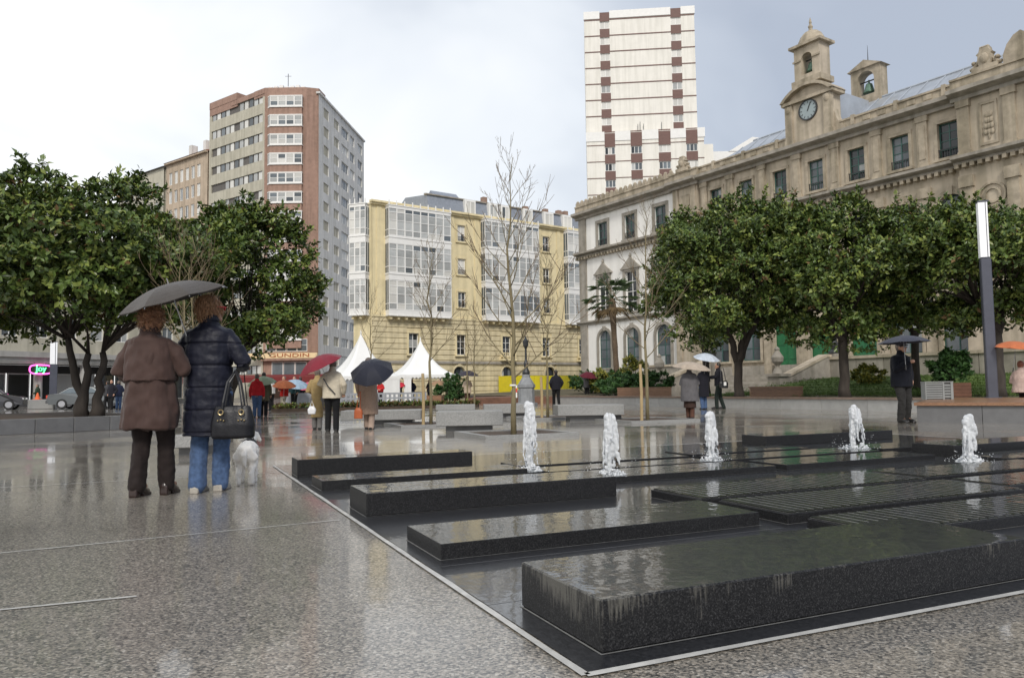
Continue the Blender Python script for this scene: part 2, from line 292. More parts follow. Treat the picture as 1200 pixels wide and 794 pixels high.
BL = [  # u0,u1,v0,v1,h,grooved,label
 (0.12, 2.37, 0.12, 0.76, 0.187, 0, 'thick black granite block with pale lime streaks at the corner of the fountain'),
 (0.10, 2.24, 1.72, 2.34, 0.092, 0, 'low black granite slab between two thicker blocks at the fountain side'),
 (0.08, 2.15, 3.28, 3.82, 0.172, 0, 'thick black granite block in the middle of the row along the fountain side'),
 (0.06, 2.10, 4.88, 5.40, 0.097, 0, 'low black granite slab half hidden behind a thick block, fountain side'),
 (0.05, 2.03, 6.22, 6.62, 0.180, 0, 'thick black granite block at the far corner of the fountain, towards the bare trees'),
 (2.42, 4.72, 0.94, 1.50, 0.070, 1, 'grooved black granite slab beside the lime-streaked block'),
 (2.42, 4.80, 1.66, 2.34, 0.072, 1, 'grooved black granite slab in the middle of three grooved ones'),
 (2.36, 4.76, 2.46, 3.10, 0.070, 1, 'grooved black granite slab next to the smooth slabs with the water jets'),
 (4.84, 7.00, 2.54, 3.12, 0.070, 1, 'grooved black granite slab just in front of a water jet'),
 (4.90, 7.00, 1.84, 2.36, 0.070, 1, 'grooved black granite slab at the outer side of the grooved group'),
 (2.40, 4.55, 4.04, 4.66, 0.066, 0, 'smooth black granite slab with a ragged water jet on it, beside the thick middle block'),
 (4.70, 6.95, 4.04, 4.62, 0.066, 0, 'smooth black granite slab with a free front face between two jets'),
 (2.30, 4.40, 4.80, 5.26, 0.060, 0, 'smooth wet granite slab carrying two jets, second row of the fountain'),
 (2.28, 4.54, 5.48, 5.98, 0.060, 0, 'thin smooth granite slab at the tree side of the fountain'),
 (4.62, 7.00, 4.84, 5.40, 0.062, 0, 'wide smooth granite slab under the jet before the small raised block'),
 (7.16, 9.50, 4.92, 5.60, 0.066, 0, 'smooth granite slab between the raised block and the jets'),
 (4.70, 6.60, 5.62, 6.20, 0.060, 0, 'thin smooth granite slab in the last row of the fountain'),
 (7.40, 9.70, 4.12, 4.70, 0.145, 0, 'raised black granite block behind a jet at the outer side'),
 (6.80, 9.42, 6.64, 7.16, 0.152, 0, 'raised black granite block at the plaza side before the man in the cap'),
 (7.14, 9.40, 2.60, 3.14, 0.070, 1, 'grooved black granite slab at the outer end of the grooved group'),
 (7.14, 9.30, 3.32, 3.92, 0.066, 0, 'smooth black granite slab at the outer end under a jet')]
for (u0, u1, v0, v1, h, gr, lab) in BL:
    w, d = u1 - u0, v1 - v0
    mb = MB(); mb.box(0, w, 0, d, 0.009, h); me = mb.mesh('granite_block', [BLACKS if h > 0.186 else BLACK, WTOP]); bevel(me, 0.006 if h > 0.1 else 0.003)
    for p in me.polygons:
        if p.normal.z > 0.99 and not gr: p.material_index = 1
    o = ob('granite_block', me, None, UV(u0, v0), PROT, lab, 'granite block', 'black granite blocks in the fountain')
    mb = MB(); mb.add([(-0.009, -0.009, 0.0101), (w + 0.009, -0.009, 0.0101), (w + 0.009, 0, 0.0101), (-0.009, 0, 0.0101), (-0.009, d, 0.0101), (0, 0, 0.0101), (0, d, 0.0101)], [(0, 1, 2, 3), (3, 5, 6, 4)])
    mb.build('bedding_joint', mat('grey bedding mortar', (.17, .17, .165), .6, .3, 12), o)
    if gr:
        mb = MB(); n = int(w / 0.082)
        for i in range(n):
            x = 0.02 + i * (w - 0.04) / n; mb.box(x, x + (w - 0.04) / n - 0.015, 0.012, d - 0.012, h, h + 0.012)
        mb.build('ridges', WTOP, o, kind='stuff'); mb = MB()
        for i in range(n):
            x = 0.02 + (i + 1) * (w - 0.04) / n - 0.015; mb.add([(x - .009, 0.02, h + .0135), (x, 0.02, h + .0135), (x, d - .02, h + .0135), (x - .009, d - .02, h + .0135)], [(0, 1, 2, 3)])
        mb.build('painted_edge_glints', mat('painted groove edge glint', (.26, .26, .24), .5, .4, 15), o, kind='stuff')  # pale strips painted along the ridges as edges catching the sky
        mb = MB(); mb.add([(0.015, 0.008, h + 0.004), (w - 0.015, 0.008, h + 0.004), (w - 0.015, d - 0.008, h + 0.004), (0.015, d - 0.008, h + 0.004)], [(0, 1, 2, 3)]); mb.build('water_film', mat('groove water with painted sky sheen', (.3, .3, .28), .3, .3, 12, coat=.6), o)  # pale colour paints the sky reflected by water in the grooves
# water jets: many ballistic strands of foam merged into one lacy column
def foam_mat():
    m = bpy.data.materials.new('foaming water'); m.use_nodes = True; b = m.node_tree.nodes['Principled BSDF']
    b.inputs['Base Color'].default_value = (0.86, 0.88, 0.9, 1); b.inputs['Roughness'].default_value = 0.18; b.inputs['IOR'].default_value = 1.33
    b.inputs['Transmission Weight'].default_value = 0.36; b.inputs['Subsurface Weight'].default_value = 0.0; return m
FOAM = foam_mat()
def jet(u, v, z0, H, wid, seed, lab, lean=0.0):
    r = random.Random(seed); mb = MB(); p0 = UV(u, v, z0)
    g = 9.8; vz = math.sqrt(2 * g * H)
    for i in range(5):                                   # rising core
        a = r.uniform(0, 6.28); s = r.uniform(0.0, 0.018)
        for k in range(26):
            t = k / 25; z = H * (0.0 + t) * (0.93 + 0.07 * r.random())
            mb.ball((s * math.cos(a) * (1 + t) + lean * t * 0.5 + r.gauss(0, 0.006), s * math.sin(a) * (1 + t) + r.gauss(0, 0.006), z), (0.014 + 0.014 * r.random()) * (1.0 + 0.5 * t), 6, 5)
    for i in range(62):                                  # falling strands
        a = r.uniform(0, 6.28); hh = H * r.uniform(0.62, 1.0); vv = math.sqrt(2 * g * hh); rad = wid * r.uniform(0.25, 1.0)
        tot = 2 * vv / g; t0, t1 = r.uniform(0.36, 0.55) * tot, r.uniform(0.66, 1.0) * tot
        k = int(9 + 18 * (t1 - t0) / tot * 2)
        for j in range(k):
            t = t0 + (t1 - t0) * j / k
            if r.random() < 0.13: continue
            z = vv * t - 0.5 * g * t * t; q = t / tot
            mb.ball((lean * q + rad * q * math.cos(a) + r.gauss(0, 0.004), rad * q * math.sin(a) + r.gauss(0, 0.004), max(z, 0.005)), (r.uniform(0.005, 0.011), r.uniform(0.005, 0.011), r.uniform(0.014, 0.036)), 6, 5)
    for i in range(70):                                  # crown of the dome
        a = r.uniform(0, 6.28); q = math.sqrt(r.random()); mb.ball((lean * 0.5 + wid * 0.42 * q * math.cos(a), wid * 0.42 * q * math.sin(a), H * (1.0 - 0.16 * q * q) - r.random() * 0.03), r.uniform(0.012, 0.022), 6, 5)
    for i in range(70):                                  # splash at the foot
        a = r.uniform(0, 6.28); q = r.random(); mb.ball((lean + wid * (0.3 + 1.1 * q) * math.cos(a), wid * (0.3 + 1.1 * q) * math.sin(a), r.random() ** 2 * 0.07 * (1.3 - q)), (r.uniform(0.008, 0.02), r.uniform(0.008, 0.02), r.uniform(0.006, 0.02)), 6, 5)
    me = remesh(mb, 'foam_column', FOAM, 0.0065, 1)
    o = root('water_jet', lab, 'water jet', p0, 0, 'foaming jets rising from the fountain')
    ob('foam_column', me, o)
    mb = MB()
    for i in range(90):
        a = r.uniform(0, 6.28); q = r.random() ** 0.7 * 2.4 + 0.3
        mb.ball((lean + wid * q * math.cos(a), wid * q * math.sin(a), 0.004 + r.random() ** 2.2 * H * 0.8 / (0.6 + q)), r.uniform(0.002, 0.0055), 5, 4)
    mb.build('droplets', FOAM, o, kind='stuff')
    mb = MB(); k = 24
    mb.lathe([(0.001, -0.004), (wid * 1.6, -0.004), (wid * 1.5, 0.002), (wid * 0.8, 0.006), (0.001, 0.006)], k); mb.build('churned_water', mat('churned water', (0.35, 0.37, 0.38), 0.25, 0.5, 14, 0.6, 30, trans=0.3), o)
for (px, py, pt, z, wd_, sd_, lean, lab) in [(622, 551, 473, .060, .085, 3, 0.0, 'tall closed foaming water jet in front of the staked bare tree'),
        (714, 556, 486, .066, .10, 5, 0.02, 'lopsided foaming water jet with a bulge on one side, second in the line'),
        (834, 539, 484, .060, .085, 9, 0.0, 'foaming water jet in front of the woman in the grey coat'),
        (1001, 525, 477, .062, .13, 12, 0.03, 'thin ragged splashing water jet in front of the raised block'),
        (1138, 541, 488, .066, .095, 17, 0.0, 'foaming water jet near the raised block at the outer side, widening at its foot')]:
    p = G(px, py, z); H = AT(px, pt, p.y).z - z; d = p.to_2d() - PC
    jet(d.dot(PU), d.dot(PV), z + 0.002, H, wd_, sd_, lab, lean)
# ================================================================== LOW WALLS, PLATFORMS, DECK
WQ = Vector((8.65, 32.0)); WS = Vector((-0.411, 0.912)).normalized()
TA = Vector((6.7, 73.0)); TX = Vector((0.552, -0.834)).normalized(); TY = Vector((-TX.y, TX.x)); TROT = math.atan2(TX.y, TX.x)
def TL(x, y, z=0.0): p = TA + TX * x + TY * y; return Vector((p.x, p.y, z))
wn = Vector((WS.y, -WS.x))          # pointing away from the plaza, to the town hall
def WL(s, n): p = WQ + WS * s + wn * n; return (p.x, p.y)
# raised platform behind the low wall
mb = MB(); mb.prism([WL(-21, 0.42), tuple(TL(46, -1)[:2]), tuple(TL(0.0, -1)[:2]), WL(30, 0.42)], 0.0, 0.40); mb.build('raised_terrace', PAVE, kind='structure')
lw = root('low_granite_wall', 'long low granite retaining wall with brown coping in front of the lawn and stairs', 'wall')
k = 26
for i in range(k):
    s0, s1 = -21 + i * 51 / k, -21 + (i + 1) * 51 / k - 0.012
    mb = MB(); mb.prism([WL(s0, 0.03), WL(s0, 0.42), WL(s1, 0.42), WL(s1, 0.03)][::-1], 0.0, 0.37); mb.build('wall_stone', LIGHTG, lw)
for i in range(17):
    s0, s1 = -21 + i * 3, -21 + (i + 1) * 3 - 0.015
    mb = MB(); mb.prism([WL(s0, -0.02), WL(s0, 0.5), WL(s1, 0.5), WL(s1, -0.02)][::-1], 0.372, 0.44); mb.build('coping', mat('brown granite coping', (0.2, 0.14, 0.105), 0.5, 0.2, 6, coat=0.5, rnd=0.1), lw)
# wooden seating deck at the right
dk = root('seating_deck', 'wide wooden seating deck with grey granite front beside the fountain', 'bench')
FL, FR = Vector((9.1, 17.5)), Vector((14.6, 13.85)); dx = (FR - FL).normalized(); dy = Vector((-dx.y, dx.x)); Ld = (FR - FL).length
def DL(a, b): p = FL + dx * a + dy * b; return (p.x, p.y)
for i in range(5):
    a0, a1 = i * Ld / 5, (i + 1) * Ld / 5 - 0.01
    mb = MB(); mb.prism([DL(a0 + (.05 if i == 0 else 0), .06), DL(a1, .06), DL(a1, .4), DL(a0 + (.05 if i == 0 else 0), .4)], 0.0, 0.375); mb.build('front_stone', SMOOTHG, dk)
mb = MB(); mb.prism([DL(.05, .402), DL(Ld, .402), DL(Ld, 6.4), DL(.05, 6.4)], 0, 0.37); mb.build('base', GREY, dk)
for i in range(28):
    b0 = i * 6.5 / 28
    mb = MB(); mb.prism([DL(0, b0), DL(Ld, b0), DL(Ld, b0 + 0.218), DL(0, b0 + 0.218)], 0.385, 0.455); mb.build('board', WOOD, dk)
mb = MB()
for i in range(9): mb.prism([DL(.3 + i * .77, .1), DL(.36 + i * .77, .1), DL(.36 + i * .77, 6.3), DL(.3 + i * .77, 6.3)], 0.37, 0.386)
mb.build('batten', WOOD, dk)
# low grey wall round the left tree bed
p0, p1 = G(-60, 513), G(206, 500); d = (p1 - p0).to_2d().normalized(); nrm = Vector((-d.y, d.x)); L_ = (p1 - p0).to_2d().length
lw2 = root('planter_wall', 'low plain grey granite wall round the evergreen tree bed', 'wall')
def LL(a, b): p = p0.to_2d() + d * a + nrm * b; return (p.x, p.y)
for i in range(6):
    a0, a1 = i * L_ / 6, (i + 1) * L_ / 6 - 0.01
    mb = MB(); mb.prism([LL(a0, 0), LL(a1, 0), LL(a1, .5), LL(a0, .5)], 0.0, 0.35); ob('wall_stone', bevel(mb.mesh('wall_stone', SMOOTHG), .012), lw2)
mb = MB(); mb.prism([LL(-3, .51), LL(L_ - 0.1, .51), LL(L_ + 1, 9), LL(-3, 9)], 0.0, 0.31); mb.build('tree_bed', SOIL, kind='structure')
def leftbed(x, depth, z=0.31): p = AT(x, 470, depth); return Vector((p.x, p.y, z))
# granite benches: slab cantilevered on a smaller dark plinth
def bench(x0, x1, yt, yb, ybase, bx0, bx1, lab, rz=None):
    pb = G((bx0 + bx1) / 2, ybase); dep = pb.y
    a, b = AT(x0, yb, dep), AT(x1, yb, dep); zt = AT((x0 + x1) / 2, yt, dep).z; zb = AT((x0 + x1) / 2, yb, dep).z
    zb = max(zb, 0.12); zt = max(zt, zb + 0.16)
    c = (a + b) / 2; wd = b.x - a.x
    o = root('granite_bench', lab, 'bench', (c.x, dep + 0.45, 0), 0.06 if rz is None else rz, 'granite slab benches on the plaza')
    me = MB().box(-wd / 2, wd / 2, -0.55, 0.55, zb, zt).mesh('slab', GREY); bevel(me, 0.012); ob('slab', me, o)
    b0, b1 = AT(bx0, ybase, dep).x - c.x, AT(bx1, ybase, dep).x - c.x
    MB().box(b0, b1, -0.4, 0.45, 0, zb + 0.001).build('plinth', mat('dark bench plinth', (0.1, 0.1, 0.1), 0.5, 0.2, 6, coat=.4), o)
    return o
bench(399, 492, 480.6, 492, 498, 432, 482, 'granite slab bench behind the woman with the dark umbrella')
bench(510, 588, 481.5, 498.5, 505.5, 521, 576, 'broad granite slab bench beside the tall staked bare tree')
bench(652, 730, 474, 486.5, 493.5, 667, 728, 'granite slab bench near the walking man in black')
bench(566, 626, 473.5, 484, 489, 588, 624, 'granite slab bench in front of the stone lamp pedestal')
bench(510, 556, 474, 481, 484, 516, 552, 'small far granite slab bench beside the figure in beige')
bench(204, 236, 509, 528, 534, 206, 234, 'granite slab bench glimpsed between the two women walking under one umbrella')
# flush tree pits with a granite kerb and earth
def tree_pit(x, y, w, lab):
    c = G(x, y); o = root('tree_pit', lab, 'tree pit', (c.x, c.y, 0), PROT * 0.9, 'square granite-edged tree pits')
    for (a0, a1, b0, b1) in [(-w, w, -w, -w + .12), (-w, w, w - .12, w), (-w, -w + .12, -w + .122, w - .122), (w - .12, w, -w + .122, w - .122)]:
        MB().box(a0, a1, b0, b1, 0, 0.07).build('kerb', GREY, o)
    MB().box(-w + .12, w - .12, -w + .12, w - .12, 0, 0.045).build('earth', SOIL, o); return c
PITS = {}
for key, x, y, w, lab in [('a', 603, 510, 0.92, 'tree pit of the tallest staked bare tree'), ('b', 756, 493.5, 1.0, 'tree pit of the bare tree before the evergreen canopy'), ('c', 503, 498.5, .95, 'tree pit of the bare tree before the white tent'),
        ('d', 640, 490.5, 0.9, 'tree pit of the bare tree near the walking man')]:
    PITS[key] = tree_pit(x, y, w, lab)
# ================================================================== BUILDING KIT
STONE = mat('weathered sandstone', (0.49, 0.42, 0.325), 0.85, 0.16, 1.3, 0.25, 14, streak=0.28)
STONE2 = mat('carved sandstone', (0.41, 0.35, 0.265), 0.85, 0.24, 2.2, 0.35, 18, streak=0.35)
GREYST = mat('grey granite dressing', (0.34, 0.31, 0.265), 0.85, 0.18, 2.0, 0.25, 18, streak=0.25)
PLAST = mat('white plaster', (0.83, 0.81, 0.77), 0.85, 0.05, 0.8, 0.05, 20, streak=0.1)
ZINC = mat('pale zinc roofing', (0.42, 0.45, 0.49), 0.38, 0.12, 1.2, metal=0.35)
GREEN = mat('dark green joinery', (0.035, 0.1, 0.085), 0.45, 0.15, 3)
DOORG = mat('green painted door', (0.012, 0.13, 0.045), 0.4, 0.15, 3, coat=0.2)
WHITE = mat('white painted joinery', (0.8, 0.79, 0.76), 0.5, 0.05, 2)
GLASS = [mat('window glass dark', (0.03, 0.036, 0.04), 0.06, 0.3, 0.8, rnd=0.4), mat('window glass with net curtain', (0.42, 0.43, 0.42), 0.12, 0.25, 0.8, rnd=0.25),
         mat('window glass mid', (0.13, 0.15, 0.165), 0.06, 0.35, 0.7, rnd=0.4), mat('window glass with blind', (0.62, 0.61, 0.57), 0.2, 0.08, 0.8, rnd=0.15)]
METAL = mat('bronze green', (0.12, 0.2, 0.15), 0.5, 0.3, 4, metal=0.5)
DARKM = mat('black iron', (0.03, 0.032, 0.034), 0.5, 0.2, 5)
def wall(mb, x0, x1, z0, z1, ops=(), y=0.0, dep=0.3):
    xs = sorted({x0, x1, *[c for o in ops for c in o[:2]]}); zs = sorted({z0, z1, *[c for o in ops for c in o[2:4]]})
    xs = [c for c in xs if x0 - 1e-6 <= c <= x1 + 1e-6]; zs = [c for c in zs if z0 - 1e-6 <= c <= z1 + 1e-6]
    for i in range(len(xs) - 1):
        for j in range(len(zs) - 1):
            cx, cz = (xs[i] + xs[i + 1]) / 2, (zs[j] + zs[j + 1]) / 2
            if any(o[0] < cx < o[1] and o[2] < cz < o[3] for o in ops): continue
            mb.add([(xs[i], y, zs[j]), (xs[i + 1], y, zs[j]), (xs[i + 1], y, zs[j + 1]), (xs[i], y, zs[j + 1])], [(0, 1, 2, 3)])
    for (a, b, c, d, *r) in ops:
        q = [(a, c), (b, c), (b, d), (a, d)]
        for k in range(4):
            p, s = q[k], q[(k + 1) % 4]
            mb.add([(p[0], y, p[1]), (s[0], y, s[1]), (s[0], y + dep, s[1]), (p[0], y + dep, p[1])], [(0, 3, 2, 1)])
        if r and r[0]:                       # arched head: fill the corners
            R0 = (b - a) / 2; xm = (a + b) / 2; n = 8
            for sgn in (-1, 1):
                arc = [(xm + sgn * R0 * math.cos(t * math.pi / 2 / n), d - R0 + R0 * math.sin(t * math.pi / 2 / n)) for t in range(n + 1)]
                for k in range(n):
                    p, s = arc[k], arc[k + 1]; poly = [(p[0], d + .001), p, s, (s[0], d + .001)]
                    if sgn > 0: poly = poly[::-1]
                    mb.prism_y(poly, y, y + dep)
    return mb
_wc = {}
def win(parent, x, z0, w, h, y, nx=2, nz=3, fm=None, glass=None, fw=0.07, name='window', panes=True, gl=None):
    fm = fm or WHITE; key = (round(w, 2), round(h, 2), nx, nz, fm.name, fw)
    if key not in _wc:
        mb = MB(); mb.box(-w / 2, w / 2, -0.03, 0.03, 0, fw); mb.box(-w / 2, w / 2, -0.03, 0.03, h - fw, h); mb.box(-w / 2, -w / 2 + fw, -0.03, 0.03, fw, h - fw); mb.box(w / 2 - fw, w / 2, -0.03, 0.03, fw, h - fw)
        cw, ch = w / nx, h / nz
        for i in range(1, nx): mb.box(-w / 2 + i * cw - fw * .45, -w / 2 + i * cw + fw * .45, -0.028, 0.028, fw, h - fw)
        for j in range(1, nz):
            for i in range(nx): mb.box(-w / 2 + i * cw + fw * .46, -w / 2 + (i + 1) * cw - fw * .46, -0.025, 0.025, j * ch - fw * .35, j * ch + fw * .35)
        pm = {}
        for g in GLASS: pm[g.name] = MB().box(-cw / 2 + .002, cw / 2 - .002, -.008, .008, .002, ch - .002).mesh('pane', g)
        _wc[key] = (mb.mesh('window_frame', fm), pm)
    fme, pm = _wc[key]; o = ob(name, fme, parent, (x, y, z0))
    if panes:
        g0 = gl if gl is not None else rng.choices(GLASS, (4, 3, 4, 1))[0]
        for i in range(nx):
            for j in range(nz):
                g = g0 if rng.random() < 0.85 else rng.choice(GLASS[:3])
                ob('pane', pm[g.name], o, (-w / 2 + (i + .5) * w / nx, .012, j * h / nz))
    return o
def surround(parent, x, z0, w, h, m, t=0.18, p=0.08, sill=True, arch=False, name='window_surround'):
    mb = MB(); a, b, c, d = x - w / 2, x + w / 2, z0, z0 + h
    if arch:
        R0 = w / 2; mb.box(a - t, a, -p, .02, c, d - R0); mb.box(b, b + t, -p, .02, c, d - R0); n = 12
        for k in range(n):
            t0, t1 = math.pi * k / n, math.pi * (k + 1) / n
            f = lambda r, t_: (x + r * math.cos(t_), d - R0 + r * math.sin(t_))
            mb.prism_y([f(R0, t0), f(R0 + t, t0), f(R0 + t, t1), f(R0, t1)], -p, .02)
        mb.prism_y([(x - .14, d - .05), (x + .14, d - .05), (x + .2, d + t * 1.5), (x - .2, d + t * 1.5)], -p - .06, -p + .01)
    else:
        mb.box(a - t, a, -p, .02, c, d); mb.box(b, b + t, -p, .02, c, d); mb.box(a - t, b + t, -p - .02, .02, d, d + t)
    if sill: mb.box(a - t - .06, b + t + .06, -p - .1, .02, c - .16, c - .002)
    return mb.build(name, m, parent)
def text_mesh(s, size, ext, m, name):
    c = bpy.data.curves.new(name, 'FONT'); c.body = s; c.size = size; c.extrude = ext; c.align_x = 'CENTER'; c.align_y = 'CENTER'; c.resolution_u = 3
    me = tmp_eval(bpy.data.objects.new('tmp', c)); me.materials.clear(); me.materials.append(m); me.name = name
    me.transform(Matrix.Rotation(math.pi / 2, 4, 'X')); return me
# ================================================================== TOWN HALL
th = root('town_hall', 'long sandstone town hall with clock gable, belfry and green doors', 'building', (TA.x, TA.y, 0), TROT)
Ti = Matrix.Translation((TA.x, TA.y, 0)) @ Matrix.Rotation(TROT, 4, 'Z'); Tinv = Ti.inverted()
def TP(px, py, y=0.0):
    o = Tinv @ Vector((0, 0, CAM_H)); d = Tinv.to_3x3() @ ray(px, py); q = o + d * ((y - o.y) / d.y); return q.x, q.z
LWX = [3.3, 7.0, 10.8]; CWX = [16.9, 19.8, 22.8, 25.7, 28.7, 31.6, 34.5]
LWX = LWX
EXX = 43.5
# left wing, white plaster between grey dressings
ops = []
for x in LWX: ops += [(x - .68, x + .68, 13.95, 16.1), (x - .75, x + .75, 7.5, 11.1), (x - .85, x + .85, 2.65, 6.1, True)]
mb = wall(MB(), 0.9, 12.5, 0.3, 17.0, ops); mb.build('plaster_wall', PLAST, th)
# body boxes behind
mb = MB(); mb.prism([(0.02, .32), (12.6, .32), (12.6, 15), (0.02, 15)], 0.3, 17.6); mb.prism([(12.61, .34), (EXX, .34), (EXX, 15), (12.61, 15)], 0.3, 17.6); mb.build('rear_wall', STONE, th)
mb = MB(); mb.box(-0.12, 0.9, -0.12, 1.2, 0.3, 17.0); mb.box(-.12, .02, 1.2, 15, .3, 17); mb.build('corner_pilaster', GREYST, th)
for x in LWX:
    surround(th, x, 13.95, 1.36, 2.15, GREYST, .28, .07); surround(th, x, 7.5, 1.5, 3.6, GREYST, .26, .1); surround(th, x, 2.65, 1.7, 3.45, GREYST, .26, .09, arch=True)
    mb = MB(); mb.prism_y([(x - 1.2, 11.38), (x + 1.2, 11.38), (x, 12.35)], -.16, .02); mb.box(x - 1.25, x + 1.25, -.2, .02, 11.28, 11.4); mb.lathe([(.03, 0), (.14, .1), (.1, .25), (.03, .42)], 8, (x, -.08, 12.3)); mb.build('pediment', GREYST, th)
    win(th, x, 13.95, 1.36, 2.15, .2, 2, 3, GREEN, gl=GLASS[0]); win(th, x, 7.5, 1.5, 3.6, .2, 2, 4, WHITE, gl=GLASS[0]); win(th, x, 2.65, 1.7, 3.45, .2, 2, 4, GREEN, gl=GLASS[2])
    mb = MB()
    for i in range(9): mb.box(x - .62 + i * .155 - .015, x - .62 + i * .155 + .015, -.02, .01, 13.97, 14.5)
    mb.box(x - .68, x + .68, -.03, .02, 14.5, 14.55); mb.build('balconet', DARKM, th)
# vertical grey pilasters of the left wing between windows
for x in (12.9,):
    MB().box(12.5, 15.2, -.25, .3, .3, 17.0).build('pavilion_wall', STONE, th)
    for q in (12.62, 14.52): MB().box(q, q + .56, -.36, -.252, 13.8, 16.9).build('pilaster', STONE2, th)
    for q in (12.62, 14.52): MB().box(q, q + .56, -.36, -.252, 2.5, 13.0).build('pilaster', STONE2, th)
    MB().box(13.35, 14.35, -.3, -.252, 14.3, 16.3).build('carved_panel', STONE2, th)
# centre
ops = []
for i, x in enumerate(CWX):
    ops += [(x - .58, x + .58, 14.05, 16.15), (x - .85, x + .85, 8.2, 11.85, True)]
    ops.append((x - .9, x + .9, 1.6, 5.3) if i in (2, 3, 4) else (x - .85, x + .85, 2.7, 5.4))
wall(MB(), 15.2, 35.3, 0.3, 17.0, ops, 0.0, .32).build('stone_wall', STONE, th)
for i, x in enumerate(CWX):
    surround(th, x, 14.05, 1.16, 2.1, STONE2, .2, .07); surround(th, x, 8.2, 1.7, 3.65, STONE2, .3, .12, arch=True)
    win(th, x, 14.05, 1.16, 2.1, .22, 2, 4, GREEN, gl=GLASS[2] if rng.random() < .6 else GLASS[0]); win(th, x, 8.2, 1.7, 3.65, .22, 2, 3, GREEN, gl=GLASS[2])
    mb = MB()
    for k in range(8): mb.box(x - .52 + k * .149 - .014, x - .52 + k * .149 + .014, -.02, .01, 14.07, 14.55)
    mb.box(x - .58, x + .58, -.03, .02, 14.55, 14.6); mb.build('balconet', DARKM, th)
    if i in (2, 3, 4):
        surround(th, x, 1.6, 1.8, 3.7, STONE2, .26, .12, sill=False, name='door_surround')
        for s in (-1, 1):
            d = MB().box(-.44, .44, 0, .08, 0, 3.7).build('door', DOORG, th, loc=(x + s * .45, .14, 1.6))
            for (a, b) in ((.12, .95), (1.08, 1.95), (2.08, 2.75), (2.88, 3.55)):
                ob('door_panel', bevel(MB().box(-.34, .34, -.035, .0, a, b).mesh('door_panel', DOORG), .02), d)
    else:
        surround(th, x, 2.7, 1.7, 2.7, STONE2, .24, .1); win(th, x, 2.7, 1.7, 2.7, .2, 2, 3, GREEN, gl=GLASS[2])
for i in range(len(CWX) + 1):
    x = (CWX[i - 1] + CWX[i]) / 2 if 0 < i < len(CWX) else (15.75 if i == 0 else 35.0 - .02)
    w = .62
    if i == len(CWX): continue
    mb = MB(); mb.box(x - w / 2, x + w / 2, -.16, .01, 13.95, 16.55); mb.box(x - w / 2 - .05, x + w / 2 + .05, -.2, .01, 13.7, 13.95); mb.box(x - w / 2 - .07, x + w / 2 + .07, -.22, .01, 16.55, 16.9); mb.box(x - w * .3, x + w * .3, -.2, -.159, 14.25, 16.3); mb.build('pilaster', STONE2, th)
    mb = MB(); mb.box(x - w / 2, x + w / 2, -.18, .01, 7.5, 11.9); mb.box(x - w / 2 - .05, x + w / 2 + .05, -.22, .01, 7.15, 7.5)
    mb.box(x - w / 2 - .08, x + w / 2 + .08, -.26, .01, 11.9, 12.5); mb.box(x - w / 2, x + w / 2, -.14, .01, 1.4, 6.4); mb.build('pilaster', STONE2, th)
# right pavilion
MB().box(35.3, EXX, -.55, .3, .3, 17.0).build('pavilion_wall', STONE, th)
for x in (35.42, 36.05 + 1.75, 41.2):
    mb = MB(); mb.box(x, x + .62, -.72, -.552, 13.95, 16.5); mb.box(x - .06, x + .68, -.77, -.553, 13.7, 13.95); mb.box(x - .07, x + .69, -.8, -.553, 16.5, 16.95); mb.build('pilaster', STONE2, th)
    mb = MB(); mb.box(x, x + .62, -.72, -.552, 7.5, 11.9); mb.box(x - .08, x + .7, -.82, -.553, 11.9, 12.55); mb.box(x - .06, x + .68, -.77, -.553, 7.1, 7.5); mb.build('pilaster', STONE2, th)
for (x, w) in ((37.0, .95), (39.7, 1.6)):
    mb = MB()
    for (a, b, c, d) in ((-w / 2, w / 2, 16.35, 16.5), (-w / 2, w / 2, 14.05, 14.2), (-w / 2, -w / 2 + .13, 14.2, 16.35), (w / 2 - .13, w / 2, 14.2, 16.35)): mb.box(x + a, x + b, -.62, -.552, c, d)
    for j in range(4):
        for s in (-1, 0, 1): mb.ball((x + s * .15 * (1.2 - .2 * j), -.56, 14.75 + j * .33), (.13, .1, .17), 8, 6)
    mb.ball((x, -.56, 14.5), (.08, .07, .2), 8, 6); mb.build('carved_panel', STONE2, th)
    mb = MB()
    for (r0, r1, p) in ((.62, .74, .1), (.34, .46, .08)):
        for k in range(20):
            t0, t1 = 2 * math.pi * k / 20, 2 * math.pi * (k + 1) / 20; f = lambda r, t: (x + r * math.cos(t), 11.2 + r * math.sin(t))
            mb.prism_y([f(r0, t0), f(r1, t0), f(r1, t1), f(r0, t1)], -.55 - p, -.53)
    mb.build('roundel', STONE2, th)
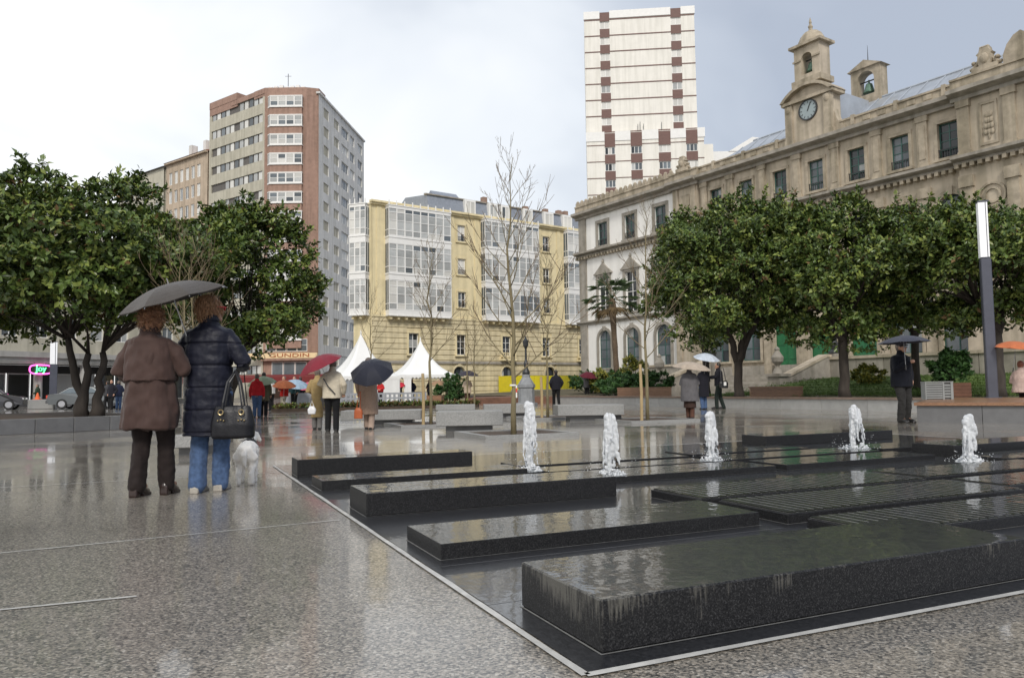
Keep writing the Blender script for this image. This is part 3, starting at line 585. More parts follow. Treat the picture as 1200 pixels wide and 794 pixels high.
# courses and cornices
def course(x0, x1, y, z0, z1, p, name='cornice', m=None):
    mb = MB(); h = z1 - z0
    mb.prism_x([(y + .02, z0), (y - p * .35, z0), (y - p * .35, z0 + h * .35), (y - p * .75, z0 + h * .5), (y - p, z0 + h * .62), (y - p, z1), (y + .02, z1)][::-1], x0, x1); return mb.build(name, m or GREYST, th)
for (a, b, y) in ((-.5, 12.5, 0), (12.3, 15.4, -.25), (15.2, 35.3, 0), (35.1, EXX, -.55)):
    course(a, b, y, 16.9, 17.5, .75); course(a, b, y, 13.25, 13.7, .6); course(a, b, y, 6.75, 7.12, .3, 'string_course'); course(a, b, y, .35, 2.3, .12, 'plinth')
    mb = MB(); n = int((b - a) / .42)
    for k in range(n): mb.box(a + .1 + k * .42, a + .1 + k * .42 + .22, y - .36, y, 13.02, 13.26)
    mb.build('dentils', STONE2, th, kind='stuff')
    mb = MB(); mb.box(a, b, y - .28, y + .1, 17.5, 17.68); mb.box(a, b, y - .2, y + .06, 17.68, 18.12); mb.box(a, b, y - .28, y + .1, 18.12, 18.24); mb.build('parapet', STONE2, th)
mb = MB()
for k in range(21): mb.box(-.3 + k * .62, -.3 + k * .62 + .3, -.27, .08, 18.24, 18.55); mb.ball((-.15 + k * .62, -.1, 18.62), .16, 8, 6)
mb.build('parapet_knobs', STONE2, th)
for x in CWX:
    MB().box(x - .12, x + .12, -.3, .12, 17.69, 18.34).build('parapet_post', STONE2, th)
    for q in (-.95, .95): MB().box(x + q - .25, x + q + .25, -.24, .0, 17.76, 18.05).build('parapet_panel', STONE2, th)
# ornaments on the parapet: scrolled pedestals and the coat of arms
def crest(x, y, z, s, lab):
    o = ob('crest', MB().box(-1.1 * s, 1.1 * s, -.3, .25, 0, .5 * s).mesh('crest', STONE2), th, (x, y, z))
    mb = MB(); pts = [(-.45, .0), (.45, .0), (.6, .55), (.55, 1.0), (.7, 1.15), (.45, 1.35), (.35, 1.75), (-.35, 1.75), (-.45, 1.35), (-.7, 1.15), (-.55, 1.0), (-.6, .55)]
    mb.prism_y([(a * s, .45 * s + b * s) for a, b in pts], -.25, .2); mb.ball((0, -.22, 1.15 * s), (.38 * s, .16, .5 * s), 12, 8)
    for k in range(5): mb.ball(((-.3 + k * .15) * s, -.1, 2.2 * s), (.09 * s, .2, .12 * s), 7, 5)
    for sg in (-1, 1):
        mb.tube([(sg * (.6 + .75 * t) * s, -.05, (.5 + .55 * (1 - t) ** 2) * s) for t in np.linspace(0, 1, 7)], [(.2 - .04 * t) * s for t in np.linspace(0, 1, 7)], 8); mb.ball((sg * 1.0 * s, -.05, 1.0 * s), (.2 * s, .22, .2 * s), 8, 6)
    mb.build('shield', STONE2, o, smooth=False)
crest(37.0, -.45, 18.2, .62, ''); crest(13.85, -.3, 18.2, .55, '')
mb = MB(); mb.box(38.0, 39.4, -.8, -.4, 18.24, 18.7); mb.prism_y([(38.0, 18.7), (39.2, 18.7), (39.2, 19.5), (38.9, 19.75), (38.55, 19.6), (38.2, 19.2)], -.78, -.42); mb.build('parapet_scroll', STONE2, th)
# roof
RY, RZ = 5.2, 20.95
mb = MB(); mb.add([(12.6, .9, 17.7), (36.2, .9, 17.7), (36.2, RY, RZ), (16.5, RY, RZ), (16.5, 10.5, RZ), (36.2, 10.5, RZ), (12.6, 14.6, 17.7), (36.2, 14.6, 17.7)],
   [(0, 1, 2, 3), (3, 2, 5, 4), (4, 5, 7, 6), (0, 3, 4, 6)]); rf = mb.build('roof', ZINC, th)
for x in np.arange(13.6, 36, 1.15):
    x1 = max(x, 16.5) if x < 16.5 else x
    t = (x - 12.6) / 3.9 if x < 16.5 else 1.0
    mb = MB(); mb.tube([(x, .9, 17.73), (x, .9 + (RY - .9) * min(t, 1), 17.73 + (RZ - 17.7) * min(t, 1))], .045, 4); mb.build('roof_seam', ZINC, rf)
MB().tube([(16.5, RY, RZ + .03), (36.2, RY, RZ + .03)], .09, 6).build('ridge', ZINC, rf)
mb = MB(); mb.box(.5, 12.4, 1.2, 14, 17.55, 17.9); mb.build('flat_roof', ZINC, th)
# clock gable
X0 = 25.66
cg = ob('clock_gable', MB().box(-1.62, 1.62, -.5, .7, 0, 3.0).mesh('clock_gable', STONE), th, (X0, 0, 17.5))
for s in (-1, 1):
    mb = MB(); mb.box(s * 1.5 - .28, s * 1.5 + .28, -.66, -.3, .35, 2.75); mb.box(s * 1.5 - .34, s * 1.5 + .34, -.7, -.3, 0, .35); mb.ball((s * 1.5, -.62, 2.45), (.22, .14, .3), 8, 6); mb.build('gable_pilaster', STONE2, cg)
    mb = MB(); mb.prism_y([(s * 1.75, 0), (s * 2.6, 0), (s * 2.45, .35), (s * 2.1, .6), (s * 1.9, 1.1), (s * 1.75, 1.7)] if s > 0 else [(s * 1.75, 1.7), (s * 1.9, 1.1), (s * 2.1, .6), (s * 2.45, .35), (s * 2.6, 0), (s * 1.75, 0)], -.3, .3); mb.build('scroll', STONE2, cg)
mb = MB(); mb.box(-2.0, 2.0, -.75, .7, 2.78, 3.0); n = 14; R0 = 2.72
arc = [(R0 * math.sin(t), 3.0 + R0 * math.cos(t) - R0 * math.cos(.86)) for t in np.linspace(-.86, .86, n)]
arci = [(.86 * a, 3.0 + (b - 3.0) * .78) for a, b in arc]
for k in range(n - 1): mb.prism_y([arci[k], arci[k + 1], arc[k + 1], arc[k]], -.85, .75)
mb.build('segmental_pediment', STONE2, cg)
mb = MB(); mb.prism_y([(-1.75, 3.0)] + [(1.75, 3.0)] + arci[::-1][1:-1], -.45, .6); mb.build('tympanum', STONE, cg)
CL = mat('clock enamel', (0.3, 0.36, 0.37), 0.3, 0.05)
ck = ob('clock_face', MB().lathe([(.001, 0), (.64, 0), (.64, .06), (.001, .06)], 32).xf(Matrix.Rotation(math.pi / 2, 4, 'X')).mesh('clock_face', CL), cg, (0, -.5, 2.08 - .0))
mb = MB()
for k in range(32):
    t0, t1 = 2 * math.pi * k / 32, 2 * math.pi * (k + 1) / 32; f = lambda r, t: (r * math.cos(t), r * math.sin(t)); mb.prism_y([f(.64, t0), f(.73, t0), f(.73, t1), f(.64, t1)], -.1, .0)
mb.build('rim', DARKM, ck)
mb = MB()
for k in range(12):
    t = k * math.pi / 6; M_ = Matrix.Rotation(t, 4, 'Y'); mb.box(-.022, .022, -.075, -.062, .46, .6, M=M_)
mb.build('hour_marks', DARKM, ck)
mb = MB(); mb.box(-.035, .035, -.085, -.075, -.08, .36, M=Matrix.Rotation(R_(24), 4, 'Y')); mb.build('hour_hand', DARKM, ck)
mb = MB(); mb.box(-.025, .025, -.095, -.086, -.1, .52, M=Matrix.Rotation(R_(25), 4, 'Y')); mb.build('minute_hand', DARKM, ck)
MB().box(-1.3, 1.3, .3, 4.6, .2, 3.3).build('gable_roof_side', ZINC, cg)
# belfry above the clock
bf = ob('belfry', None, th, (X0, 0.1, 21.5))
mb = wall(MB(), -.98, .98, 0.3, 2.65, [(-.42, .42, .62, 2.1, True)], -.6, 1.2); wall(mb, -.98, .98, .3, 2.65, [(-.42, .42, .62, 2.1)], .6, 0.01)
mb.add([(-.98, -.6, .3), (-.98, .6, .3), (-.98, .6, 2.65), (-.98, -.6, 2.65)], [(0, 3, 2, 1)]); mb.add([(.98, -.6, .3), (.98, .6, .3), (.98, .6, 2.65), (.98, -.6, 2.65)], [(0, 1, 2, 3)]); mb.build('belfry_wall', STONE, bf)
mb = MB(); mb.box(-1.15, 1.15, -.75, .75, -.1, .3); mb.box(-1.25, 1.25, -.85, .85, 2.6, 2.78); mb.box(-1.06, -.44, -.68, -.598, 1.62, 1.74); mb.box(.44, 1.06, -.68, -.598, 1.62, 1.74); mb.build('belfry_cornice', STONE2, bf)
mb = MB(); mb.rings([(0, 0, 2.78, 1.02, .66), (0, 0, 3.1, .95, .62), (0, 0, 3.4, .78, .52), (0, 0, 3.65, .5, .36), (0, 0, 3.75, .2, .16)], 16); mb.lathe([(.16, 3.7), (.12, 3.9), (.17, 4.05), (.07, 4.25), (.1, 4.35), (.02, 4.7)], 8); mb.build('belfry_dome', STONE2, bf)
def bell(parent, c, s):
    return MB().lathe([(.42 * s, 0), (.4 * s, .05 * s), (.3 * s, .25 * s), (.24 * s, .5 * s), (.2 * s, .62 * s), (.06 * s, .7 * s), (.05 * s, .9 * s)], 14, c).build('bell', METAL, parent, smooth=True)
bell(bf, (0, 0, .9), .95); MB().tube([(-.5, 0, 1.76), (.5, 0, 1.76)], .05, 6).build('bell_beam', DARKM, bf)
# bell gable on the roof behind
xb, zb = TP(1019, 112, 5.6); b2 = ob('bell_gable', None, th, (xb, 5.6, zb - .4))
_, zt = TP(1018, 72, 5.6); hh = zt - zb + .4; wv = 1.12
mb = wall(MB(), -wv, wv, 0, hh * .82, [(-wv * .58, wv * .58, hh * .12, hh * .72, True)], -.45, .9); wall(mb, -wv, wv, 0, hh * .82, [(-wv * .58, wv * .58, hh * .12, hh * .72)], .45, .01)
for s in (-1, 1): mb.add([(s * wv, -.45, 0), (s * wv, .45, 0), (s * wv, .45, hh * .82), (s * wv, -.45, hh * .82)], [(0, 1, 2, 3) if s > 0 else (0, 3, 2, 1)])
mb.box(-wv - .05, wv + .05, -.5, .5, -2.0, 0.0); mb.build('gable_wall', STONE2, b2)
MB().prism_y([(-wv - .2, hh * .8), (wv + .2, hh * .8), (0, hh)], -.6, .6).build('gable_cap', STONE2, b2)
bell(b2, (0, 0, hh * .2), 1.05); MB().tube([(-.8, 0, hh * .5), (.8, 0, hh * .5)], .05, 6).build('bell_beam', DARKM, b2)
MB().tube([(0, 0, hh * .95), (0, 0, hh + 1.2)], [.04, .01], 5).build('lightning_rod', DARKM, b2)
# stairs, side walls and terrace in front of the town hall
st = root('entrance_stairs', 'broad stone stairs with sloping side walls rising to the green doors', 'stairs', (TA.x, TA.y, 0), TROT)
SC = 25.7; HW = 4.3
MB().box(15.5, 45, -6.0, -.56, .38, 1.55).build('terrace', GREYST, st)
for i in range(8):
    MB().box(SC - HW, SC + HW, -9.2 + i * .4, -6.002, .4 + i * .145, .4 + (i + 1) * .145 - .002).build('step', GREYST, st)
for s, x in ((-1, SC - HW), (1, SC + HW)):
    a, b = (x - .45, x - .004) if s < 0 else (x + .004, x + .45)
    MB().prism_x([(-10.2, .38), (-6.2, .38), (-6.2, 2.45), (-6.6, 2.45), (-10.2, 1.25)], a, b).build('side_wall', GREYST, st)
    MB().prism_x([(-10.3, 1.25), (-6.6, 2.45), (-6.2, 2.45), (-6.2, 2.6), (-6.65, 2.6), (-10.3, 1.4)], a - .06, b + .06).build('wall_coping', STONE, st)
    mb = MB(); mb.box(a - .15, b + .15, -11.1, -10.31, .38, 1.35); mb.box(a - .25, b + .25, -11.2, -10.22, 1.35, 1.5); xm = (a + b) / 2; mb.lathe([(.3, 1.5), (.22, 1.7), (.1, 1.9), (.13, 1.98), (.3, 2.15), (.33, 2.4), (.2, 2.6), (.12, 2.75), (.15, 2.85), (.02, 3.0)], 12, (xm, -10.7, 0)); mb.build('pier_urn', GREYST, st)
for (a, b) in ((15.5, SC - HW - .46), (SC + HW + .46, 45)):
    n = int((b - a) / 1.6)
    for i in range(n):
        x0 = a + i * (b - a) / n; x1 = a + (i + 1) * (b - a) / n - .03; MB().box(x0, x1, -6.3, -6.003, .38, 2.3).build('parapet_stone', GREYST, st)
    MB().box(a, b, -6.38, -5.9, 2.3, 2.46).build('parapet_coping', STONE, st)
for x in (SC - HW - .3, SC + HW + .3):
    o = root('terrace_lamp', 'black iron lamp on the stair terrace, %s end of the stairs' % ('white wing' if x < SC else 'lawn'), 'lamp', TL(x, -5.6, 2.46 if False else 1.55), TROT, 'iron lamps on the stair terrace')
    MB().box(-.4, .4, -.3, .3, 0, 1.1).build('pedestal', GREYST, o)
    MB().lathe([(.35, 1.1), (.35, 1.2), (.2, 1.35), (.26, 1.6), (.14, 1.9), (.2, 2.2), (.09, 2.5), (.07, 3.4), (.12, 3.5)], 10).build('column', DARKM, o)
    MB().lathe([(.12, 3.5), (.24, 3.6), (.28, 4.0), (.1, 4.2), (.02, 4.4)], 8).build('lantern', mat('lantern glass', (.4, .42, .42), .2), o)
# ================================================================== YELLOW GALLERY BUILDING
YEL = mat('yellow painted stone', (0.75, 0.645, 0.4), 0.8, 0.1, 1.0, 0.1, 12, streak=0.12)
SLATE = mat('blue slate', (0.24, 0.265, 0.31), 0.5, 0.16, 4, 0.2, 20)
def rustic_mat():
    m = mat('rusticated yellow stone', (0.66, 0.57, 0.37), 0.85, 0.16, 1.4, 0, streak=0.2); nn = m.node_tree.nodes; ll = m.node_tree.links; b = nn['Principled BSDF']
    return m
RUST = rustic_mat()
yb = root('gallery_building', 'yellow corner building with white glazed galleries and slate mansard', 'building', (-13.2, 80, 0), math.atan2(.588, .81))
YL = 32.0
opsY = []
for x, zs in ((9.45, ((17.45, 19.3), (13.7, 15.5), (10.0, 11.75))), (21.6, ((17.45, 19.3), (13.6, 15.4), (9.95, 11.7)))):
    opsY += [(x - .52, x + .52, a, b) for a, b in zs]
wall(MB(), -1.5, YL, 8.8, 20.3, opsY, 0, .25).build('upper_wall', YEL, yb)
for (a, b, c, d) in opsY:
    win(yb, (a + b) / 2, c, b - a, d - c, .16, 2, 2, WHITE, fw=.09); surround(yb, (a + b) / 2, c, b - a, d - c, YEL, .2, .07)
    mb = MB(); xm = (a + b) / 2
    for k in range(8): mb.box(a + .06 + k * .13, a + .09 + k * .13, -.12, -.09, c, c + .5)
    mb.box(a, b, -.13, -.08, c + .5, c + .55); mb.build('balconet', DARKM, yb)
# rusticated ground storeys: every course a stone band with its joint
gops = [(x - .6, x + .6, 4.7, 6.95) for x in (3.3, 9.3, 15.5, 21.4, 27.2)] + [(x - .75, x + .75, 2.3, 3.45, True) for x in (15.5, 21.9, 9.0)]
wall(MB(), -1.5, YL, 0, 8.8, gops, .06, .3).build('ground_wall', RUST, yb)
z = 0.15; ci = 0
zc = list(np.arange(0.15, 8.7, .57))
for za in zc:
    zb_ = za + .50; cut = sorted([(o[0] - .2, o[1] + .2) for o in gops if o[2] - .1 < zb_ and o[3] + .25 > za] )
    mb = MB(); cur = -1.55
    for (a, b) in cut: mb.box(cur, a, -.05, .065, za, zb_); cur = b
    mb.box(cur, YL, -.05, .065, za, zb_)
    mb.build('stone_course', RUST, yb)
for x in (3.3, 9.3, 15.5, 21.4, 27.2): win(yb, x, 4.7, 1.2, 2.25, .2, 2, 3, WHITE, gl=GLASS[0]); surround(yb, x, 4.7, 1.2, 2.25, YEL, .2, .1)
for x in (15.5, 21.9, 9.0): win(yb, x, 2.3, 1.5, 1.15, .25, 3, 1, DARKM, gl=GLASS[0]); surround(yb, x, 2.3, 1.5, 1.15, RUST, .2, .1, arch=True)
for x in (15.5, 27.2):
    mb = MB(); mb.box(x - 1.0, x + 1.0, -.7, .0, 4.1, 4.35); mb.box(x - .95, x + .95, -.68, -.6, 4.95, 5.05)
    for k in range(8): mb.lathe([(.05, 4.35), (.09, 4.5), (.05, 4.7), (.06, 4.95)], 6, (x - .85 + k * .243, -.64, 0))
    mb.build('balcony', YEL, yb)
MB().box(-1.6, YL, -.18, .05, 3.72, 4.0).build('belt_course', GREYST, yb); MB().box(-1.6, YL, -.14, .05, 8.55, 8.8).build('belt_course', YEL, yb)
mb = MB(); mb.box(-1.7, YL, -.3, .1, 20.3, 20.5); mb.box(-1.8, YL, -.5, .1, 20.5, 20.72); mb.build('cornice', YEL, yb)
MB().prism([(-1.5, .37), (YL, .37), (YL, 14), (5.0, 14)], 0, 20.5).build('body', YEL, yb)
for x in (-1.0, 7.9, 11.2, 20.3, 23.3):
    MB().box(x - .0, x + .55, -.08, .01, 8.81, 20.29).build('pilaster', YEL, yb)
def gallery(parent, x0, y0, ang, W, n, name='gallery', side=True):
    P_ = .85; Mx = Matrix.Translation((x0, y0, 0)) @ Matrix.Rotation(ang, 4, 'Z')
    g = ob(name, None, parent, (x0, y0, 0), ang)
    mb = MB(); rows = ((9.25, 12.4), (13.15, 16.25), (17.05, 19.95))
    for (a, b, c, d) in ((8.75, 9.25, 8.62, 8.75), (12.4, 13.15, 12.98, 13.1), (16.25, 17.05, 16.86, 16.98), (19.95, 20.25, 20.25, 20.35)):
        mb = MB(); mb.box(0, W, -P_, 0, a, b); mb.box(-.06, W + .06, -P_ - .06, 0, c, d); mb.build('sill_band', WHITE, g)
    for i in range(int(W / .9)): MB().box(.2 + i * .9, .45 + i * .9, -P_ + .15, -.05, 8.3, 8.62).build('bracket', YEL, g)
    cw = W / n; key = ('gal', round(cw, 3))
    if key not in _wc:
        f = MB(); f.box(-cw / 2, -cw / 2 + .06, -.05, .05, 0, 3.1); f.box(cw / 2 - .06, cw / 2, -.05, .05, 0, 3.1)
        for (a, b) in ((0, .08), (.62, .7), (1.62, 1.68), (2.45, 2.53), (3.02, 3.1)): f.box(-cw / 2 + .06, cw / 2 - .06, -.04, .04, a, b)
        gm = [{q.name: MB().box(-cw / 2 + .06, cw / 2 - .06, -.01, .01, a, b).mesh('pane', q) for q in GLASS} for a, b in ((.08, .62), (.7, 1.62), (1.68, 2.45), (2.53, 3.02))]
        _wc[key] = (f.mesh('casement', WHITE), gm)
    fm, gm = _wc[key]
    for r, (a, b) in enumerate(rows):
        cur = rng.choice((1, 1, 3, 3))
        for i in range(n):
            c = ob('casement', fm, g, (cw * (i + .5), -P_ + .06, a + .02))
            if rng.random() < .3: cur = rng.choice((1, 1, 1, 2, 3, 3))
            for k in range(4):
                q = GLASS[cur] if k in (1, 2) else GLASS[rng.choice((2, 1, 1, 3))]
                # panes belong to the gallery (thing > gallery > pane)
                ob('pane', gm[k][q.name], g, (cw * (i + .5), -P_ + .07, a + .02))
        for s, x in ((-1, .03), (1, W - .03)):
            mb = MB(); mb.box(x - .03, x + .03, -P_ + .1, -.02, a, b); mb.build('side_glazing', GLASS[2], g)
            mb = MB(); mb.box(x - .045, x + .045, -P_ * .5 - .03, -P_ * .5 + .03, a, b); mb.box(x - .045, x + .045, -P_ + .1, -.02, a + .62, a + .7); mb.build('side_bar', WHITE, g)
    mb = MB()
    for i in range(n + 1): mb.cbox(cw * i if 0 < i < n else (0.06 if i == 0 else W - .06), -P_ + .05, 20.35, .09, .09, .5)
    mb.build('roof_posts', WHITE, g)
gallery(yb, .0, 0, 0, 7.6, 8); gallery(yb, 12.1, 0, 0, 7.8, 8); gallery(yb, 24.4, 0, 0, 5.0, 5)
gallery(yb, -2.75, 1.9, -.95, 1.9, 3)
MB().prism([(-1.52, .05), (-1.52, 3), (-1.0, 3.0), (-2.7, 1.95)], 0, 20.5).build('corner_wall', YEL, yb)
# mansard with dormers
mb = MB(); mb.prism_x([(.6, 20.7), (.95, 22.5), (6, 23.2), (11, 20.7)], 5.6, YL); mb.build('mansard_roof', SLATE, yb)
mb = MB(); mb.prism_x([(.75, 22.5), (.75, 22.62), (1.3, 22.72), (1.3, 22.5)][::-1], 5.4, YL); mb.build('roof_edge', GREYST, yb)
for x, w in ((11.0, 1.25), (14.2, 1.1), (15.9, 1.1), (19.3, 1.2), (22.5, 1.3), (25.5, 1.3), (28.6, 1.3)):
    dm = ob('dormer', MB().box(-w / 2 - .1, w / 2 + .1, .0, 1.2, 0, 1.75).mesh('dormer', WHITE), yb, (x, .42, 20.75)); win(dm, 0, .1, w, 1.5, -.03, 2, 1, WHITE, gl=GLASS[3] if rng.random() < .6 else GLASS[1], fw=.1)
    # panes of dormers sit directly in the roof dormer
for x in (14.8, 21.0, 24.2, 26.4, 27.5):
    MB().box(x - .3, x + .3, 3, 3.6, 22.6, 23.6 + (x % 1) * .4).build('chimney', mat('chimney brick', (.3, .2, .15), .9, .2), yb)
MB().prism_x([(2.5, 22.9), (4.5, 22.9), (3.5, 23.8)], 7.5, 11).build('roof_lantern', SLATE, yb)
# ================================================================== BRICK CORNER BLOCK
BRICK = mat('red brown brick cladding', (0.34, 0.215, 0.165), 0.8, 0.14, 2, streak=0.22)
CREAM = mat('cream render', (0.5, 0.47, 0.38), 0.85, 0.1, .7, streak=0.18)
PALE = mat('pale grey render', (0.72, 0.71, 0.69), 0.85, 0.08, .6, streak=0.2)
bb = root('brick_apartment_block', 'tall brick and cream corner apartment block with stacked white bay windows', 'building', (-38, 117, 0))
dl = Vector((-.806, .592)); dr = Vector((.1, .995))
pl = Vector((0, 0)); pr = Vector((8.3, 0)); LLn, RLn = 15.0, 24.4
a_, b2_ = pl + dl * LLn, pr + dr * RLn
mb = MB(); mb.prism([(pl.x, pl.y + .3), (6.4, .3), (8.3, .9), (b2_.x - .3, b2_.y), (a_.x + .4, a_.y + 8), (a_.x + .3, a_.y + .2)], 0, 46.9); mb.build('body', CREAM, bb)
mb = MB(); mb.box(-.0, 6.4, 0, .31, 6.0, 46.9); mb.prism([(6.4, 0), (8.3, .6), (8.3, .95), (6.4, .31)], 0, 46.9); mb.prism([(0, 0), (6.4, 0), (8.3, .6), (8.6, 3.5), (3, 6), (-2.2, 1.6)], 46.91, 48.2); mb.build('brick_corner', BRICK, bb)
MB().box(0, 6.4, .1, .31, 0, 6.0).build('shop_wall', BRICK, bb)
bzs = [45.0 - 3.02 * i for i in range(13)]
for z in bzs:
    bay = ob('bay_window', None, bb, (1.0, 0, z))
    MB().prism([(-.55, -.0), (0.0, -.62), (5.0, -.62), (5.0, 0)], -.12, .1).build('bay_sill', WHITE, bay); MB().prism([(-.55, -.0), (0.0, -.62), (5.0, -.62), (5.0, 0)], 1.62, 1.75).build('bay_head', WHITE, bay)
    for i in range(4): win(bay, .62 + i * 1.25, .1, 1.24, 1.52, -.56, 1, 2, WHITE, fw=.1, panes=False)
    for i in range(4):
        for k in range(2): ob('pane', _wc[(1.24, 1.52, 1, 2, WHITE.name, .1)][1][rng.choices(GLASS, (0, 4, 4, 2))[0].name], bay, (.62 + i * 1.25, -.545, .1 + k * .76))
    mb = MB(); mb.prism([(-.5, -.02), (-.03, -.55), (0.02, -.5), (-.42, -.02)], .1, 1.62); mb.build('side_pane', GLASS[1], bay)
    MB().box(-.0, 5.0, -.5, -.4, .1, 1.62).build('room_shade_sheet', GLASS[0], bay)  # dark sheet behind the panes, standing in for the shade of the room
    MB().prism([(-.5, 0), (.02, -.45), (4.9, -.45), (4.9, 0)], -1.25, -.121).build('bay_spandrel', BRICK, bay)
def local_facade(parent, o, d, name): return ob(name, None, parent, (o.x, o.y, 0), math.atan2(d.y, d.x))
for i in range(7): MB().box(.4 + i * .85, 1.0 + i * .85, .5, 1.1, 48.2, 48.55 + .12 * (i % 3)).build('roof_trough', WHITE, bb)
MB().tube([(3.2, 1.5, 48.2), (3.2, 1.5, 51.0)], .05, 5).build('antenna', DARKM, bb); MB().tube([(2.7, 1.5, 50.6), (3.7, 1.5, 50.6)], .03, 4).build('antenna', DARKM, bb)
# right flank: seen from the plaza, x runs away from the corner
fr = local_facade(bb, pr, dr, 'flank_facade')
cols = [(2.55, 4.95), (7.5, 10.1), (11.4, 15.1), (16.1, 18.6), (20.6, 23.3)]
rows = [44.35 - 3.02 * i for i in range(14)]
# the flank faces +x of the world: its outward side is local -y
wall(MB(), .3, RLn, 0, 47.3, [(a, b, z, z + 1.6) for a, b in cols for z in rows if z > 2], 0, .3).build('flank_wall', PALE, fr)
for a, b in cols:
    for z in rows:
        if z < 2: continue
        win(fr, (a + b) / 2, z, b - a, 1.6, .18, 3 if b - a > 3 else 2, 1, WHITE, fw=.09, panes=False)
        key = (round(b - a, 2), 1.6, 3 if b - a > 3 else 2, 1, WHITE.name, .09); nx = key[2]; g = rng.choices(GLASS, (2, 2, 4, 1))[0]
        for i in range(nx): ob('pane', _wc[key][1][g.name], fr, (a + (i + .5) * (b - a) / nx, .19, z))
MB().box(.2, RLn + .1, -.25, .4, 47.3, 47.6).build('flank_coping', PALE, fr); MB().box(14, RLn, 1.5, 4, 47.3, 49.2).build('roof_house', PALE, fr)
# left flank: ribbon windows between cream bands
fl = local_facade(bb, a_, -dl, 'ribbon_facade')
rows = [45.9 - 3.02 * i for i in range(15)]; n = 11
wall(MB(), 0, LLn, 0, 46.9, [(.6, LLn - .5, z, z + 1.35) for z in rows if z > 3], 0, .35).build('ribbon_wall', CREAM, fl)
mb = MB(); mb.box(0, 7.8, -.05, 3, 48.1, 49.2); mb.box(0, 7.8, .0, 3, 46.95, 48.1); mb.box(7.81, LLn - .0, -.06, 2, 46.0 + 1.5, 48.1); mb.box(6.2, LLn, -.07, -.002, 47.3, 47.5); mb.build('brick_parapet', BRICK, fl)
for z in rows:
    if z < 3: continue
    pw = (LLn - 1.1) / n
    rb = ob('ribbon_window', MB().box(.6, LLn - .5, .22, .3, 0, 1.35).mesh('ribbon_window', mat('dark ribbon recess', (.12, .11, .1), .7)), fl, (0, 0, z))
    for i in range(n):
        if rng.random() < .12: continue
        key = ('rib', i % 3); 
        if key not in _wc: _wc[key] = MB().box(-pw * .36, pw * .36, -.03, .03, .08, 1.28).mesh('pane', [GLASS[1], GLASS[3], GLASS[2]][i % 3])
        ob('pane', _wc[key], rb, (.6 + (i + .5) * pw, .18, 0))
# shop front and its sign
SIGN = mat('cream sign board', (0.8, 0.62, 0.36), .5, .06, emit=None); LETT = mat('orange brown lettering', (0.38, 0.1, 0.03), .5, .1)
sg = root('shop_sign', 'long cream shop sign with orange brown letters under the brick block', 'sign', (-38, 117, 0))
MB().box(-2.6, 8.4, -.75, -.0, 5.95, 6.75).build('sign_board', SIGN, sg)
me = text_mesh('GUNDIN', 1.0, .03, LETT, 'lettering'); xs = [v.co.x for v in me.vertices]; sxx = 6.0 / (max(xs) - min(xs)); me.transform(Matrix.Diagonal((sxx, 1, .8, 1)))
ob('lettering', me, sg, (4.25, -.79, 6.37))
# first-floor glazing and shop window
for x in (2.2, 4.0, 5.8): win(bb, x, 3.2, 1.7, 2.2, -.02, 1, 1, WHITE, gl=GLASS[2])
for x in (1.2, 2.8, 4.4, 6.0): win(bb, x, 7.0, 1.5, 1.9, -.06, 1, 2, WHITE, gl=GLASS[2])
MB().box(-.1, 8.3, -.7, .0, 5.6, 5.94).build('sign_soffit', BRICK, bb)
aw = root('shop_awning', 'dark red awning along the shop fronts behind the crowd', 'awning', (-38, 112.5, 0))
MB().prism_x([(0, 2.9), (4, 3.3), (4, 3.5), (0, 3.05)], -14, 12).build('canvas', mat('dark red canvas', (.17, .016, .016), .7), aw); MB().box(-14, 12, -.03, .0, 2.3, 2.95).build('valance', mat('dark red canvas', (.17, .016, .016)), aw)
for x in (-13.5, -5, 3, 11.5): MB().tube([(x, 0.05, 0), (x, .05, 2.9)], .05, 6).build('post', DARKM, aw)
# ================================================================== HOUSES TO THE LEFT OF THE BRICK BLOCK
hb = root('beige_apartment_house', 'old beige apartment house with white galleries next to the cream ribbon windows', 'building', (-38 + a_.x + dl.x * 13.2, 117 + a_.y + dl.y * 13.2, 0), math.atan2(-dl.y, -dl.x))
BEI = mat('beige render', (.5, .4, .3), .85, .12, .8, streak=.2)
rows = [37.3 - 3.3 * i for i in range(10)]; ws = 12.8
wall(MB(), 0, ws, 0, 41.3, [(x, x + 1.1, z, z + 2.2) for z in rows for x in np.arange(.8, ws - 1.5, 1.75)], 0, .3).build('front_wall', BEI, hb)
MB().box(0, ws, .31, 9, 0, 41.2).build('body', BEI, hb)
for z in rows:
    for x in np.arange(.8, ws - 1.5, 1.75): win(hb, x + .55, z, 1.1, 2.2, .15, 2, 1, WHITE, fw=.12, gl=rng.choice((GLASS[1], GLASS[3], GLASS[2])))
MB().prism_x([(-.6, 41.3), (9, 41.3), (5, 43.2)], -.1, ws).build('roof', mat('red tile roof', (.32, .14, .09), .8, .2, 3), hb); MB().box(-.0, ws, -.5, .0, 41.0, 41.28).build('cornice', BEI, hb)
for x in (2.0, 6.5): MB().box(x, x + .9, 3, 4.2, 42, 45).build('chimney', PALE, hb)
hc = root('far_beige_house', 'lower far pale house with dark roof peeping over the evergreen crown', 'building', (-38 + a_.x + dl.x * 30, 117 + a_.y + dl.y * 30, 0), math.atan2(-dl.y, -dl.x))
wall(MB(), 0, 16, 0, 41, [(x, x + 1.2, z, z + 2.0) for z in (36.5, 33, 29.5) for x in (1.5, 4.5, 7.5, 10.5, 13)], 0, .3).build('front_wall', CREAM, hc); MB().box(0, 16, .31, 9, 0, 41).build('body', CREAM, hc)
